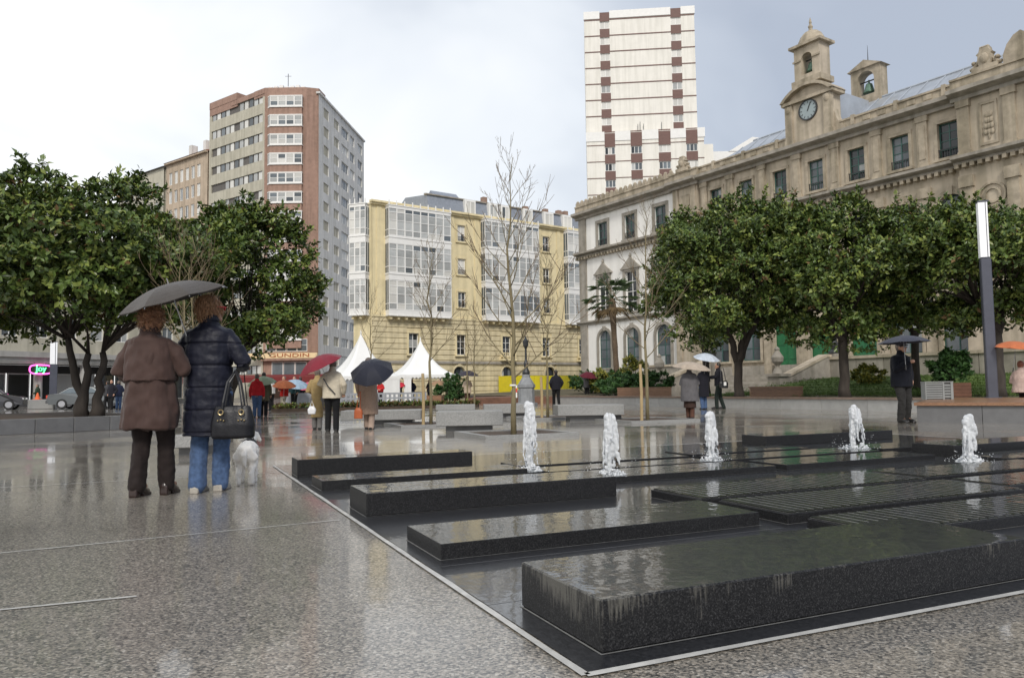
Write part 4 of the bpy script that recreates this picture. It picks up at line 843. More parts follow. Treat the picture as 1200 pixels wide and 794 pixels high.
for z in (36.5, 33, 29.5):
    for x in (1.5, 4.5, 7.5, 10.5, 13): win(hc, x + .6, z, 1.2, 2.0, .15, 2, 1, WHITE, gl=GLASS[1])
MB().prism_x([(-.5, 41), (9, 41), (4, 43.0)], -.3, 16.3).build('roof', mat('dark roof', (.14, .13, .12), .7), hc)
# ================================================================== WHITE TOWER
tw = root('white_tower_block', 'tall slim white tower block with brown window columns', 'building', (13.95, 136.0, 0), R_(-5.5))
TWH = mat('white tower panels', (.82, .79, .72), .7, .05, .5, streak=.1); BRN = mat('brown tower spandrel', (.15, .078, .063), .6, .12, 2)
fh = 2.98; zt = 68.9
cx2 = [(2.8, 4.55), (15.5, 17.3)]; cx4 = [(3.2, 5.05), (7.8, 9.8), (12.7, 14.8), (17.5, 19.5)]
mb = MB(); mb.box(0, 19.7, .3, 16, 0, zt); mb.build('core', TWH, tw)
up = [(a, b, zt - 1.75 - fh * i - 1.35, zt - 1.75 - fh * i) for i in range(8) for a, b in cx2]
wall(MB(), 0, 19.7, 46.5, zt - .05, up, 0, .3).build('upper_facade', TWH, tw)
low = [(a, b, 46.2 - 2.6 - fh * i - 1.35, 46.2 - 2.6 - fh * i) for i in range(6) for a, b in cx4]
wall(MB(), 0, 20.6, 20, 46.2, low, -1.0, .3).build('lower_facade', TWH, tw); MB().box(0, 20.6, -.69, 2, 0, 46.1).build('lower_body', TWH, tw); MB().box(20.6, 22.5, 1, 12, 0, 44).build('side_wing', TWH, tw)
for i in range(9):
    z = zt - 1.35 - fh * i
    if z > 46.6:
        for (a, b) in ((0, 2.8), (4.56, 15.49), (17.31, 19.7)): MB().box(a, b, -.06, .0, z - .14, z + .05).build('floor_band', BRN, tw)
for (a, b) in cx2:
    MB().box(a, b, -.05, -.002, zt - 1.74, zt - .05).build('spandrel', BRN, tw)
    for i in range(8):
        zw = zt - 1.75 - fh * i
        win(tw, (a + b) / 2, zw - 1.35, b - a, 1.35, .14, 2, 1, WHITE, fw=.12, gl=rng.choice((GLASS[3], GLASS[3], GLASS[1])))
        MB().box(a, b, -.04, -.002, zw - fh + .01 if i < 7 else 46.6, zw - 1.36).build('spandrel', BRN, tw)
for (a, b) in cx4:
    MB().box(a, b, -1.05, -1.002, 43.62, 46.1).build('spandrel', BRN, tw)
    for i in range(6):
        zw = 46.2 - 2.6 - fh * i; win(tw, (a + b) / 2, zw - 1.35, b - a, 1.35, -.86, 3, 1, WHITE, fw=.1, gl=rng.choice((GLASS[3], GLASS[1], GLASS[2])))
        MB().box(a, b, -1.04, -1.002, zw - fh + .01, zw - 1.36).build('spandrel', BRN, tw)
for i in range(6):
    z = 44.0 - fh * i
    for (a, b) in ((0, 3.2), (5.06, 7.79), (9.81, 12.69), (14.81, 17.49), (19.51, 20.6)): MB().box(a, b, -1.06, -1.0, z - .1, z + .04).build('floor_band', BRN, tw)
for (a, b) in ((-.1, 2.79), (4.56, 15.49), (17.31, 19.8)): MB().box(a, b, -.12, .3, zt - 1.2, zt + .2).build('parapet', WHITE, tw)
for (a, b) in ((-.1, 3.19), (5.06, 7.79), (9.81, 12.69), (14.81, 17.49), (19.51, 20.8)): MB().box(a, b, -1.12, -.7, 44.7, 46.4).build('terrace_parapet', WHITE, tw)
for x in (9.2, 9.6, 10.2, 13.4): MB().tube([(x, .0 - .3, 46.1), (x, -.3, 47.6 + (x % 1))], .04, 4).build('mast', DARKM, tw)
wb = root('white_penthouse_building', 'low white modern building peeping over the town hall roof beside the tower', 'building', (34.5, 138, 0))
wall(MB(), 0, 12, 30, 43.6, [(x, x + 1.8, 39.3, 41.2) for x in (.8, 3.3, 5.8)], 0, .3).build('front_wall', WHITE, wb); MB().box(0, 12, .31, 12, 0, 43.5).build('body', WHITE, wb)
for x in (.8, 3.3, 5.8): win(wb, x + .9, 39.3, 1.8, 1.9, .15, 2, 1, WHITE, gl=GLASS[2])
MB().prism_y([(5.5, 43.5), (12, 43.5), (12, 46), (10, 46.2)], 0, 8).build('roof_house', WHITE, wb)
# ================================================================== ARCADE BUILDING (left)
ac = root('arcade_building', 'cream building with a grey columned shop arcade behind the evergreen trees', 'building', (-40, 60, 0), math.atan2(.92, .39))
AX0, AX1 = -14.0, 24.0; ARC = mat('grey arcade concrete', (.4, .39, .37), .8, .1, 1, streak=.2)
aops = [(x, x + 1.3, z, z + 1.7) for x in np.arange(AX0 + 1, AX1 - 2, 2.6) for z in (5.6, 8.7, 11.8)]
wall(MB(), AX0, AX1, 4.4, 15, aops, 0, .3).build('upper_wall', CREAM, ac); MB().box(AX0, AX1, .31, 12, 4.4, 14.9).build('body', CREAM, ac)
for (a, b, c, d) in aops:
    if a < 16: win(ac, (a + b) / 2, c, b - a, d - c, .15, 2, 1, WHITE, gl=rng.choice(GLASS[:3]))
mb = MB(); mb.box(AX0, AX1, -.25, 2.9, 3.45, 3.95); mb.box(AX0, AX1, -.45, .0, 3.95, 4.4); mb.box(AX0, AX1, -.3, -.24, 3.6, 3.66); mb.build('entablature', ARC, ac)
for x in np.arange(AX0 + .2, AX1, 4.15):
    mb = MB(); mb.lathe([(.42, 0), (.42, .12), (.34, .16), (.32, 3.2), (.38, 3.25), (.42, 3.45)], 14, (x + .35, .1, 0)); mb.build('column', ARC, ac, smooth=False)
MB().box(AX0, AX1, 3.1, 3.3, 2.75, 3.45).build('fascia', mat('dark shop fascia', (.05, .05, .05), .6), ac)
for i, x in enumerate(np.arange(AX0, AX1 - 1, 2.07)):
    win(ac, x + 1.03, .35, 1.95, 2.4, 3.15, 1, 1, WHITE if i % 3 else DARKM, gl=(GLASS[0], GLASS[2], GLASS[1])[i % 3] if i % 5 else GLASS[3], fw=.1)
MB().box(AX0, AX1, 3.1, 3.3, 0, .34).build('stall_riser', ARC, ac)
PINK = mat('pink neon', (.8, .1, .45), .4, emit=((1.0, .12, .55), 1.6)); GRN = mat('green neon', (.1, .8, .2), .4, emit=((.08, 1.0, .25), 2.2))
ns = root('neon_sign', 'pink oval neon sign with green script hanging in the arcade', 'sign', (-40, 60, 0), math.atan2(.92, .39))
sx, sz = 2.95, 2.98
def oval(rx, rz, k=28): return [(sx + rx * math.copysign(abs(math.cos(t)) ** .55, math.cos(t)), -.5, sz + rz * math.copysign(abs(math.sin(t)) ** .7, math.sin(t))) for t in np.linspace(0, 2 * math.pi, k)]
MB().tube(oval(.95, .36), .06, 6).build('neon_ring', PINK, ns)
MB().prism_y([(p[0], p[2]) for p in oval(.9, .33)[:-1]], -.46, -.36).build('back_panel', mat('dark sign panel', (.03, .02, .03), .4), ns)
ob('lettering', text_mesh('Joy', .72, .03, GRN, 'lettering'), ns, (sx, -.53, sz + .06)); MB().box(sx - .5, sx - .46, -.42, -.38, sz + .3, 3.5).build('hanger', DARKM, ns); MB().box(sx + .46, sx + .5, -.42, -.38, sz + .3, 3.5).build('hanger', DARKM, ns)
# ================================================================== TREES AND PLANTS
BARK = mat('dark wet bark', (0.05, 0.04, 0.032), 0.85, 0.35, 6, 0.8, 22, stretch=(1, 1, .3))
BARK2 = mat('pale olive young bark', (0.2, 0.165, 0.09), 0.8, 0.25, 7, 0.3, 30, stretch=(1, 1, .4))
TWIG = mat('brown twigs', (0.17, 0.125, 0.08), 0.85, 0.2, 6)
def leafm(n, c, r=.33): return mat(n, c, r, .3, 2.2, spec=.32, coat=.0)
LEAFS = [leafm('glossy dark leaf', (.05, .082, .02)), leafm('glossy mid leaf', (.095, .142, .033)), leafm('yellow green leaf', (.18, .22, .05)), leafm('rusty leaf underside', (.14, .085, .035), .7)]
def leaf_mesh(name, pos, dirs, length, width, seed, weights=(2.8, 4.4, 2.6, .25), mats=LEAFS, per=7, spread=.95):
    """rosettes of leaves at pos pointing along dirs"""
    r = np.random.RandomState(seed); n = len(pos); P_ = np.repeat(pos, per, 0); D = np.repeat(dirs, per, 0); k = n * per
    rd = r.normal(size=(k, 3)); rd /= np.linalg.norm(rd, axis=1)[:, None]
    a = D * .55 + rd * spread; a[:, 2] += .12 * (spread > .5); a /= np.linalg.norm(a, axis=1)[:, None]
    up = D + r.normal(size=(k, 3)) * .35 + np.array([0, 0, .5]); s = np.cross(a, up); s /= np.linalg.norm(s, axis=1)[:, None] + 1e-9; u = np.cross(s, a)
    Ln = (length * (.7 + .6 * r.rand(k)))[:, None]; Wd = Ln * width
    base = P_ + r.normal(size=(k, 3)) * length * .25
    v = np.stack([base, base + a * Ln * .5 + s * Wd + u * Ln * .07, base + a * Ln - u * Ln * .10, base + a * Ln * .5 - s * Wd + u * Ln * .07], 1).reshape(-1, 3)
    i = np.arange(k) * 4; f = np.stack([i, i + 1, i + 2, i, i + 2, i + 3], 1).reshape(-1)
    me = bpy.data.meshes.new(name); me.vertices.add(k * 4); me.vertices.foreach_set('co', v.astype(np.float32).ravel()); me.loops.add(k * 6); me.loops.foreach_set('vertex_index', f.astype(np.int32))
    me.polygons.add(k * 2); me.polygons.foreach_set('loop_start', (np.arange(k * 2) * 3).astype(np.int32))
    for m in mats: me.materials.append(m)
    w = np.array(weights, float); w /= w.sum(); ro = np.repeat(r.choice(len(mats), n, p=w), per); al = r.choice(len(mats), k, p=w); mi = np.where(r.rand(k) < .65, ro, al)
    me.update(calc_edges=True); me.validate(); me.polygons.foreach_set('material_index', np.repeat(mi, 2).astype(np.int32)); return me
def crown_points(c, rad, n, seed, lobes=52, flat=-.93, hole=.0):
    r = np.random.RandomState(seed); c = np.array(c, float); rad = np.array(rad, float); L_ = []
    while len(L_) < lobes:
        d = r.normal(size=3); d /= np.linalg.norm(d)
        if d[2] < flat: continue
        q = d * (.55 + .45 * r.rand() ** .5); L_.append((q, .20 + .17 * r.rand()))
    pos, dr = [], []
    per = n // lobes + 1
    for q, s in L_:
        d = r.normal(size=(per, 3)); d /= np.linalg.norm(d, axis=1)[:, None]; d[:, 2] = np.where(r.rand(per) < .6, np.abs(d[:, 2]), d[:, 2]); rr = s * (.75 + .3 * r.rand(per))[:, None]
        w = q + d * rr * np.array([1.15, 1.15, .8]); pos.append(w); dr.append(d * .7 + q * .6)
    for q, s in L_:                                        # sprigs that break the outline
        if q[2] > -.3:
            for _ in range(3):
                e = q / np.linalg.norm(q) + r.normal(size=3) * .45; e[2] = abs(e[2]) * .6 + .5; e /= np.linalg.norm(e); l = s + .05 + .13 * r.rand(); t = np.linspace(.5, 1, 6)[:, None]; pos.append(q + e * l * t); dr.append(np.tile(e, (6, 1)))
    pos = np.concatenate(pos); dr = np.concatenate(dr); dr /= np.linalg.norm(dr, axis=1)[:, None]
    return c + pos * rad, dr, [c + q * rad for q, _ in L_]
def evergreen(lab, base, px, top, bot, radpx, depth, forks, seed, n=4600, trunk_r=.19, yflat=1.0, group='broad evergreen trees round the plaza', dens=1.0, leaf=.17, bole=0.0):
    """base: world foot; px: crown centre column in the photograph; top/bot: crown rows; radpx: half width in pixels"""
    zt, zb = AT(px, top, depth).z, AT(px, bot, depth).z; cx_ = AT(px, (top + bot) / 2, depth).x; R0 = radpx * depth / FPX
    o = root('evergreen_tree', lab, 'tree', base, 0, group)
    c = (cx_ - base.x, 0, (zt + zb) / 2 - base.z); rad = (R0 * .86, R0 * .86 * yflat, (zt - zb) / 2 * .84)
    pos, dr, lob = crown_points(c, rad, int(n * dens), seed)
    r = random.Random(seed); mb = MB()
    f0 = Vector((forks[0][0], forks[0][1], forks[0][2])) if forks else Vector((0, 0, 2))
    def wob(a, b, k=6, am=.05): return [a.lerp(b, i / k) + Vector((r.gauss(0, am), r.gauss(0, am), 0)) * (0 if i in (0, k) else 1) for i in range(k + 1)]
    tips = []; zf = bole
    if bole: mb.tube(wob(Vector((0, 0, -.05)), Vector((0, 0, bole)), 6, .02), [trunk_r * (1.3, 1.0, .92, .88, .86, .85, .84)[i] for i in range(7)], 10)
    for (x, y, z, sx_) in forks:
        a, b = (Vector((sx_, 0, -.05)) if not bole else Vector((sx_ * .5, 0, bole - .12))), Vector((x, y, z)); pts = wob(a, b, 7, .035); mb.tube(pts, [trunk_r * ((1.35 - .6 * min(1, i / 2)) if not bole else .72) - trunk_r * .05 * max(0, i - 2) for i in range(8)], 10); tips.append((b, trunk_r * .55))
    br = MB()
    for qi, q in enumerate(lob):
        if qi % 5 > 2: continue
        q = Vector(q); s, rr = min(tips, key=lambda t: (t[0] - q).length); mid = s.lerp(q, .5) + Vector((r.gauss(0, .32), r.gauss(0, .32), r.uniform(-.1, .4)))
        pts = [s, s.lerp(mid, .5) + Vector((0, 0, .08)), mid, mid.lerp(q, .5), q]; br.tube(pts, [rr * .5, rr * .38, rr * .26, rr * .17, .012], 6)
    mb.build('trunk', BARK, o, smooth=True); br.build('limbs', BARK, o, smooth=True)
    ob('crown', leaf_mesh('crown', pos, dr, leaf, .27, seed), o, kind='stuff'); return o
# left bed
B = leftbed(106, 21.0)
evergreen('broad evergreen tree with two dark trunks behind the low grey wall', B, 92, 206, 412, 168, 21.0, [(.25, .1, 1.75, .18), (-.05, -.05, 1.7, -.22), (-.7, .1, 2.1, -.2)], 11, 6000, .16)
B = leftbed(-60, 22.0)
evergreen('evergreen tree at the end of the bed by the arcade, trunk out of sight', B, -50, 208, 415, 140, 22.0, [(.1, 0, 1.8, 0), (-.4, .2, 2.0, 0)], 23, 4200, .17)
B = leftbed(262, 25.5, 0.0)
evergreen('rounded evergreen tree behind the two women under the umbrella', B, 292, 244, 432, 92, 25.5, [(.2, 0, 1.9, 0), (.6, .2, 2.2, 0)], 31, 3600, .16)
# right bed
def rb(x, d, z=.40): p = AT(x, 460, d); return Vector((p.x, p.y, z))
evergreen('evergreen tree with a forked dark trunk before the stone stairs', rb(866, 32.0), 855, 230, 428, 104, 32.0, [(-.45, 0, 3.0, -.05), (.4, .1, 3.1, .05), (1.0, .2, 3.4, .05)], 41, 6200, .2, bole=1.55)
evergreen('evergreen tree standing behind the people with umbrellas, single dark trunk', rb(828, 39.0), 822, 245, 425, 62, 39.0, [(-.2, 0, 3.3, 0), (.4, .3, 3.4, 0)], 47, 3800, .2, bole=2.5)
evergreen('evergreen tree with one straight dark trunk on the lawn edge', rb(990, 29.0), 985, 224, 420, 92, 29.0, [(.35, 0, 3.1, 0), (-.4, .1, 3.2, 0)], 53, 5400, .2, bole=2.2)
evergreen('evergreen tree behind the tall lamp post beside the deck', rb(1171, 26.5), 1150, 232, 412, 108, 26.5, [(0, 0, 3.0, 0), (.5, .2, 3.1, 0), (-.5, .1, 3.1, 0)], 59, 5600, .2, bole=2.2)
evergreen('evergreen tree between the lawn shrub and the planter, trunk hidden by other trees', rb(1075, 33.0), 1072, 240, 415, 80, 33.0, [(-.2, 0, 3.3, 0), (.4, .2, 3.4, 0)], 61, 3800, .18, bole=2.6)
# ---- bare young trees
def bare(lab, base, H, spread, seed, tr=.055, n1=16, start=.3, name='bare_tree', stems=1):
    r = random.Random(seed); o = root(name, lab, 'tree', base, 0, 'bare young trees on the plaza'); mb = MB(); tw_ = MB()
    for st_ in range(stems):
        lean = Vector((r.uniform(-.2, .2), r.uniform(-.15, .15), 0)) * (st_ > 0) * 2
        lead = [Vector((r.gauss(0, .006) * i, r.gauss(0, .006) * i, 0)) + lean * (i / 12) * H * .4 + Vector((0, 0, H * i / 12 - .04 * (i == 0))) for i in range(13)]
        mb.tube(lead, [max(.006, tr * (1 - .93 * (i / 12) ** .85)) for i in range(13)], 8)
        for k in range(n1):
            t = start + (.97 - start) * (k / n1) ** .9; i = min(11, int(t * 12)); s = lead[i].lerp(lead[i + 1], t * 12 - i); a = k * 2.4 + r.uniform(-.5, .5); ln = spread * (1.15 - t) * r.uniform(.75, 1.2) * (1.0 if t > start + .05 else .8) + .25
            el = r.uniform(.35, .7) + t * .45; d = Vector((math.cos(a) * math.cos(el), math.sin(a) * math.cos(el), math.sin(el))); pts = [s]; rr = max(.005, tr * (1 - t) * .3 + .004)
            for j in range(1, 7):
                d = (d + Vector((r.gauss(0, .07), r.gauss(0, .07), .075))).normalized(); pts.append(pts[-1] + d * ln / 6)
            mb.tube(pts, [rr * (1 - .13 * j) for j in range(7)], 5)
            for j in range(1, 7):
                for q in range(1 if j < 3 else 2):
                    e = (d + Vector((r.gauss(0, .6), r.gauss(0, .6), r.uniform(0, .5)))).normalized(); l2 = ln * r.uniform(.16, .4); p2 = [pts[j], pts[j] + e * l2 * .5, pts[j] + (e + Vector((0, 0, .15))).normalized() * l2]
                    tw_.tube(p2, [rr * .45, rr * .35, .0025], 4, cap=False)
                    if r.random() < .5:
                        e2 = (e + Vector((r.gauss(0, .5), r.gauss(0, .5), .3))).normalized(); tw_.tube([p2[1], p2[1] + e2 * l2 * .5], [.004, .002], 3, cap=False)
    mb.build('trunk', BARK2, o, smooth=True); tw_.build('twigs', TWIG, o, kind='stuff'); return o
def stake(px, py, top, lab, z=0.04):
    p = G(px, py, z); zt = AT(px, top, p.y).z; o = root('tree_stake', lab, 'stake', (p.x, p.y, z - .03), 0, 'wooden tree stakes')
    MB().tube([(0, 0, 0), (.01, 0, (zt - z) * .5), (-.005, 0, zt - z)], [.04, .038, .036], 8).build('post', PALEWOOD, o); return o
def pt(x, y): p = G(x, y, .04); return Vector((p.x, p.y, .04))
bare('tallest bare young tree, rising from a granite tree pit behind the jets', pt(602, 509), 5.25, 1.75, 3, .056, 26, .2)
bare('bare young tree with a wooden stake before the white tent', pt(505, 497.5), 4.6, 1.5, 8, .045, 20, .34)
bare('bare young tree with stake in front of the evergreen canopy and palm', pt(759, 493), 5.6, 1.5, 13, .05, 22, .28)
bare('bare young tree with stake near the man walking in black', pt(642, 489.5), 5.0, 1.5, 17, .045, 20, .34)
bare('thin bare young tree beside the figure in the beige coat', Vector((AT(556, 470, 34).x, 34, 0)), 4.6, 1.5, 21, .045, 13, .32)
bare('bare tree behind the first white tent against the yellow building', Vector((AT(434, 455, 50).x, 50, 0)), 8.2, 2.6, 27, .08, 16, .32)
bare('bushy bare young tree behind the women under the umbrella', Vector((AT(224, 480, 16.5).x, 16.5, 0)), 4.3, 1.8, 33, .045, 13, .36, stems=2)
bare('thin bare tree near the tent and the lattice fence', Vector((AT(548, 470, 44).x, 44, 0)), 5.5, 1.8, 37, .05, 12, .3)
stake(496, 498, 436, 'broken-topped wooden stake beside the tree before the white tent'); stake(752, 493.5, 425, 'wooden stake beside the tree in front of the evergreens'); stake(635, 490, 440, 'wooden stake beside the tree near the walking man')
p = pt(602, 509); o = root('marking_tape', 'red and white tape tied round the tallest bare tree trunk', 'tape', (p.x, p.y, 0)); zt_ = AT(602, 452, p.y).z
MB().lathe([(.055, 0), (.062, 0), (.062, .03), (.055, .03)], 10, (0, 0, zt_)).build('loop', WHITE, o); MB().box(.05, .075, -.06, -.05, zt_ - .22, zt_ + .01).build('tail', WHITE, o); MB().box(.051, .076, -.064, -.0605, zt_ - .12, zt_ - .04).build('red_stripe', mat('red tape', (.6, .05, .03), .5), o)
# ---- palm
pz = .4; pp = AT(724, 455, 56.0); o = root('fan_palm', 'fan palm with a shaggy brown trunk against the white plaster wing', 'palm', (pp.x, pp.y, pz)); r = random.Random(5)
ph = AT(717, 350, 56.0).z - pz; lean = AT(717, 350, 56).x - pp.x
tp = [Vector((lean * (i / 10), r.gauss(0, .02), ph * i / 10)) for i in range(11)]; MB().tube(tp, [.3, .24] + [.19 + .02 * (i % 2) for i in range(6)] + [.24, .3, .22], 12).build('trunk', mat('fibrous palm trunk', (.12, .085, .055), .95, .4, 9, 1.0, 30, stretch=(1, 1, 2)), o)
pm_ = [mat('palm frond', (.05, .085, .03), .5, .3), mat('dead palm frond', (.2, .14, .07), .8, .3)]
for i in range(34):
    el = r.uniform(-.9, 1.35); a = i * 2.4; dead = el < -.45; d = Vector((math.cos(a) * math.cos(el), math.sin(a) * math.cos(el), math.sin(el))); ln = r.uniform(1.2, 1.75) * (.75 if dead else 1); c0 = tp[-1]; c1 = c0 + d * ln - Vector((0, 0, .12))
    mb = MB(); mb.tube([c0, c0 + d * ln * .5, c1], [.03, .02, .015], 4); s = d.cross(Vector((0, 0, 1))).normalized(); u = s.cross(d)
    for k in range(13):
        t = -1.5 + 3.0 * k / 12; e = (d * math.cos(t) + s * math.sin(t)).normalized(); l2 = r.uniform(.7, 1.0); tip = c1 + e * l2 - Vector((0, 0, .25 * r.random() + .08)); w = e.cross(u).normalized() * .035
        mb.add([c1, c1 + e * l2 * .5 + w, tip, c1 + e * l2 * .5 - w], [(0, 1, 2), (0, 2, 3)])
    mb.build('frond', pm_[1] if dead else pm_[0], o)
# ---- shrubs
SH = {'green': [leafm('shrub leaf dark', (.03, .075, .02), .5), leafm('shrub leaf mid', (.055, .12, .03), .5)], 'gold': [leafm('gold shrub leaf', (.32, .29, .05), .5), leafm('olive shrub leaf', (.15, .18, .045), .5)]}
def shrub(lab, p, w, h, kind, seed, d=None):
    o = root('shrub', lab, 'shrub', p, 0, 'clipped shrubs along the town hall bed'); pos, dr, lob = crown_points((0, 0, h * .52), (w / 2, (d or w) / 2, h * .5), 420, seed, 22, -.95)
    pos[:, 2] = np.maximum(pos[:, 2], .02); ob('foliage', leaf_mesh('foliage', pos, dr, .13, .3, seed, (1, 1.2), SH[kind], 7), o, kind='stuff'); mb = MB(); r = random.Random(seed)
    for q in lob[:9]: mb.tube([(r.gauss(0, .04), r.gauss(0, .04), -.03), tuple(q)], [.025, .008], 4)
    mb.build('stems', BARK, o); return o
def shp(x, d, z=.4): p = AT(x, 458, d); return Vector((p.x, p.y, z))
for i, (x, dpt, w, h, kd, lab) in enumerate([(690, 52, 2.2, 1.6, 'green', 'round dark green shrub at the end of the bed near the yellow hoarding'), (708, 50, 1.6, 1.5, 'gold', 'pale olive shrub beside the figure under the maroon umbrella'), (728, 47, 2.6, 1.3, 'green', 'low dark green shrub at the foot of the palm'),
        (744, 46, 1.8, 2.0, 'gold', 'tall golden shrub right of the palm trunk'), (735, 44, 2.4, 1.1, 'green', 'low spreading shrub behind the wooden bench'), (771, 45, 1.6, 1.2, 'green', 'small green shrub before the stair side wall'),
        (1018, 37, 1.15, .8, 'gold', 'rounded golden shrub alone on the lawn')]): shrub(lab, shp(x, dpt, .4 if x < 900 else .86), w, h, kd, 70 + i)
# lawn bank right of the stairs and bed left of it
def bank(name, pts, z0, z1, m, n=10):
    mb = MB(); vs = []
    for i in range(n + 1):
        t = i / n; e = t * t * (3 - 2 * t)
        for (a, b) in pts: vs.append((a[0] + (b[0] - a[0]) * t, a[1] + (b[1] - a[1]) * t, z0 + (z1 - z0) * e + .03 * mnoise.noise(Vector((a[0] * .7 + t * 3, a[1] * .7, t * 4)))))
    k = len(pts); mb.add(vs, [(i * k + j, i * k + j + 1, (i + 1) * k + j + 1, (i + 1) * k + j) for i in range(n) for j in range(k - 1)]); return mb.build(name, m, smooth=True, kind='structure'), vs
lx = np.linspace(31.2, 44.5, 18); lp = [(tuple(TL(x, -17.5 + (x - 31) * .12)[:2]), tuple(TL(x, -6.35)[:2])) for x in lx]
lawn, lv = bank('lawn', lp, .43, 1.25, GRASS)
r = np.random.RandomState(4); lv = np.array(lv); pk = lv[r.randint(0, len(lv) - 20, 9000)] + r.normal(size=(9000, 3)) * np.array([.5, .5, 0]); pk[:, 2] += .0
keep = []
ob('grass_blades', leaf_mesh('grass_blades', pk, np.tile([0, 0, 1.0], (9000, 1)), .09, .12, 3, (1, 1), [mat('grass blade', (.13, .2, .04), .6, .3), mat('grass blade dark', (.08, .14, .03), .6, .3)], 4), None, label='short green grass on the lawn bank', cat='grass', kind='stuff')
lx = np.linspace(1.0, 20.6, 14); lp = [(tuple(TL(x, -17.5)[:2]), tuple(TL(x, -3)[:2])) for x in lx]; bank('planting_bed', lp, .41, .75, mat('mulched bed', (.09, .075, .04), .9, .4, 3, .6, 30))
# ================================================================== STREET FURNITURE
LAMPG = mat('dark blue grey lamp metal', (0.085, 0.09, 0.115), .38, .1, 3, metal=.3); PANEL = mat('white lamp diffuser', (.85, .86, .88), .3, .03, emit=((.95, .97, 1.0), .08))
def lamp_post(p, H, zs, lab, rz=.3, w=.26):
    o = root('lamp_post', lab, 'lamp post', p, rz, 'square lamp posts with a pale upper panel')
    ob('column', bevel(MB().box(-w / 2, w / 2, -w / 2, w / 2, 0, zs).mesh('column', LAMPG), .02), o)
    MB().box(-w / 2 + .03, w / 2 - .03, -w / 2 + .03, w / 2 - .03, zs, H - .03).build('core', LAMPG, o)
    for (a, b, c, d) in ((-w / 2, w * .16, -w / 2 - .0, -w / 2 + .028), (w * .24, w / 2 - .03, -w / 2 - .0, -w / 2 + .028), (-w / 2, -w / 2 + .028, -w / 2 + .03, w / 2)): MB().box(a, b, c, d, zs + .03, H - .05).build('light_panel', PANEL, o)
    MB().box(-w / 2 - .01, w / 2 + .01, -w / 2 - .01, w / 2 + .01, H - .04, H).build('cap', LAMPG, o); MB().box(-w * .75, w * .75, -w * .75, w * .75, 0, .02).build('base_plate', LAMPG, o)
p = AT(1163, 465, 21.6); q = AT(1150, 236, 21.6); lamp_post(Vector((p.x, p.y, .455)), q.z - .455, AT(1154, 303, 21.6).z - .455, 'tall dark lamp post with white upper panels on the wooden deck', -.35)
p = AT(62, 470, 58.0); lamp_post(Vector((p.x, p.y, 0)), AT(62, 400, 58).z, AT(62, 427, 58).z, 'distant dark lamp post with pale top in front of the neon sign', .5, .5)
# ventilation box
p = AT(1098, 460, 20.6); o = root('vent_box', 'pale grey louvred ventilation box on the wooden deck', 'vent', (p.x, p.y, .455), -.25); VM = mat('pale grey vent metal', (.26, .27, .265), .5, .1, 3)
MB().box(-.31, .31, -.2, .2, 0, .44).build('housing', mat('dark vent inside', (.1, .1, .1), .6), o)
for i in range(7): MB().box(-.31, .08, -.225, -.19, .02 + i * .062, .06 + i * .062).build('louvre', VM, o)
for i in range(5): MB().box(.13, .27, -.225, -.19, .05 + i * .075, .09 + i * .075).build('louvre', VM, o)
for (a, b) in ((-.335, -.31), (.085, .125), (.275, .335)): MB().box(a, b, -.23, .21, 0, .45).build('upright', VM, o)
MB().box(-.34, .34, -.235, .22, .45, .475).build('lid', VM, o)
# brown planters with round bushes
for (x, d, z, lab) in ((1114, 27.5, .41, 'round leafy bush in a brown planter box near the deck'),):
    p = AT(x, 455, d); o = root('planter_box', 'brown wooden planter box behind the vent box', 'planter', (p.x, p.y, z), -.5)
    for i in range(4): MB().box(-.62, .62, -.5, -.46, i * .12, i * .12 + .112).build('board', mat('dark stained planter boards', (.13, .055, .03), .6, .25, 5), o)
    for i in range(4): MB().box(-.66, -.621, -.5, .5, i * .12, i * .12 + .112).build('board', mat('dark stained planter boards', (.13, .055, .03)), o)
    MB().box(-.6, .62, -.45, .5, 0, .44).build('soil', SOIL, o); shrub(lab, Vector((p.x, p.y, z + .44)), 1.15, 1.0, 'green', 91)
p = AT(1050, 455, 27); 
# wooden box seats behind the low wall
def box_seat(x0, x1, d, h, lab, z=.4):
    a, b = AT(x0, 458, d), AT(x1, 458, d); c = (a + b) / 2; w = (b - a).length; o = root('wooden_seat', lab, 'bench', (c.x, c.y, z), -.18, 'wooden box seats in the terrace bed')
    for i in range(3): MB().box(-w / 2, w / 2, -.3, -.26, i * h / 3 + .004, (i + 1) * h / 3 - .012).build('front_board', WOOD, o)
    for i in range(4): MB().box(-w / 2 - .02, w / 2 + .02, -.32 + i * .19, -.32 + i * .19 + .18, h, h + .05).build('seat_board', WOOD, o)
    MB().box(-w / 2 + .03, w / 2 - .03, -.255, .42, 0, h - .001).build('frame', WOOD, o)
box_seat(724, 786, 40.5, .42, 'long wooden box seat in front of the low shrubs'); box_seat(880, 938, 33.5, .38, 'long wooden box seat at the foot of the stairs beside the lawn')
box_seat(498, 519, 47, .5, 'orange wooden box seat under the edge of the white tent', 0.0)
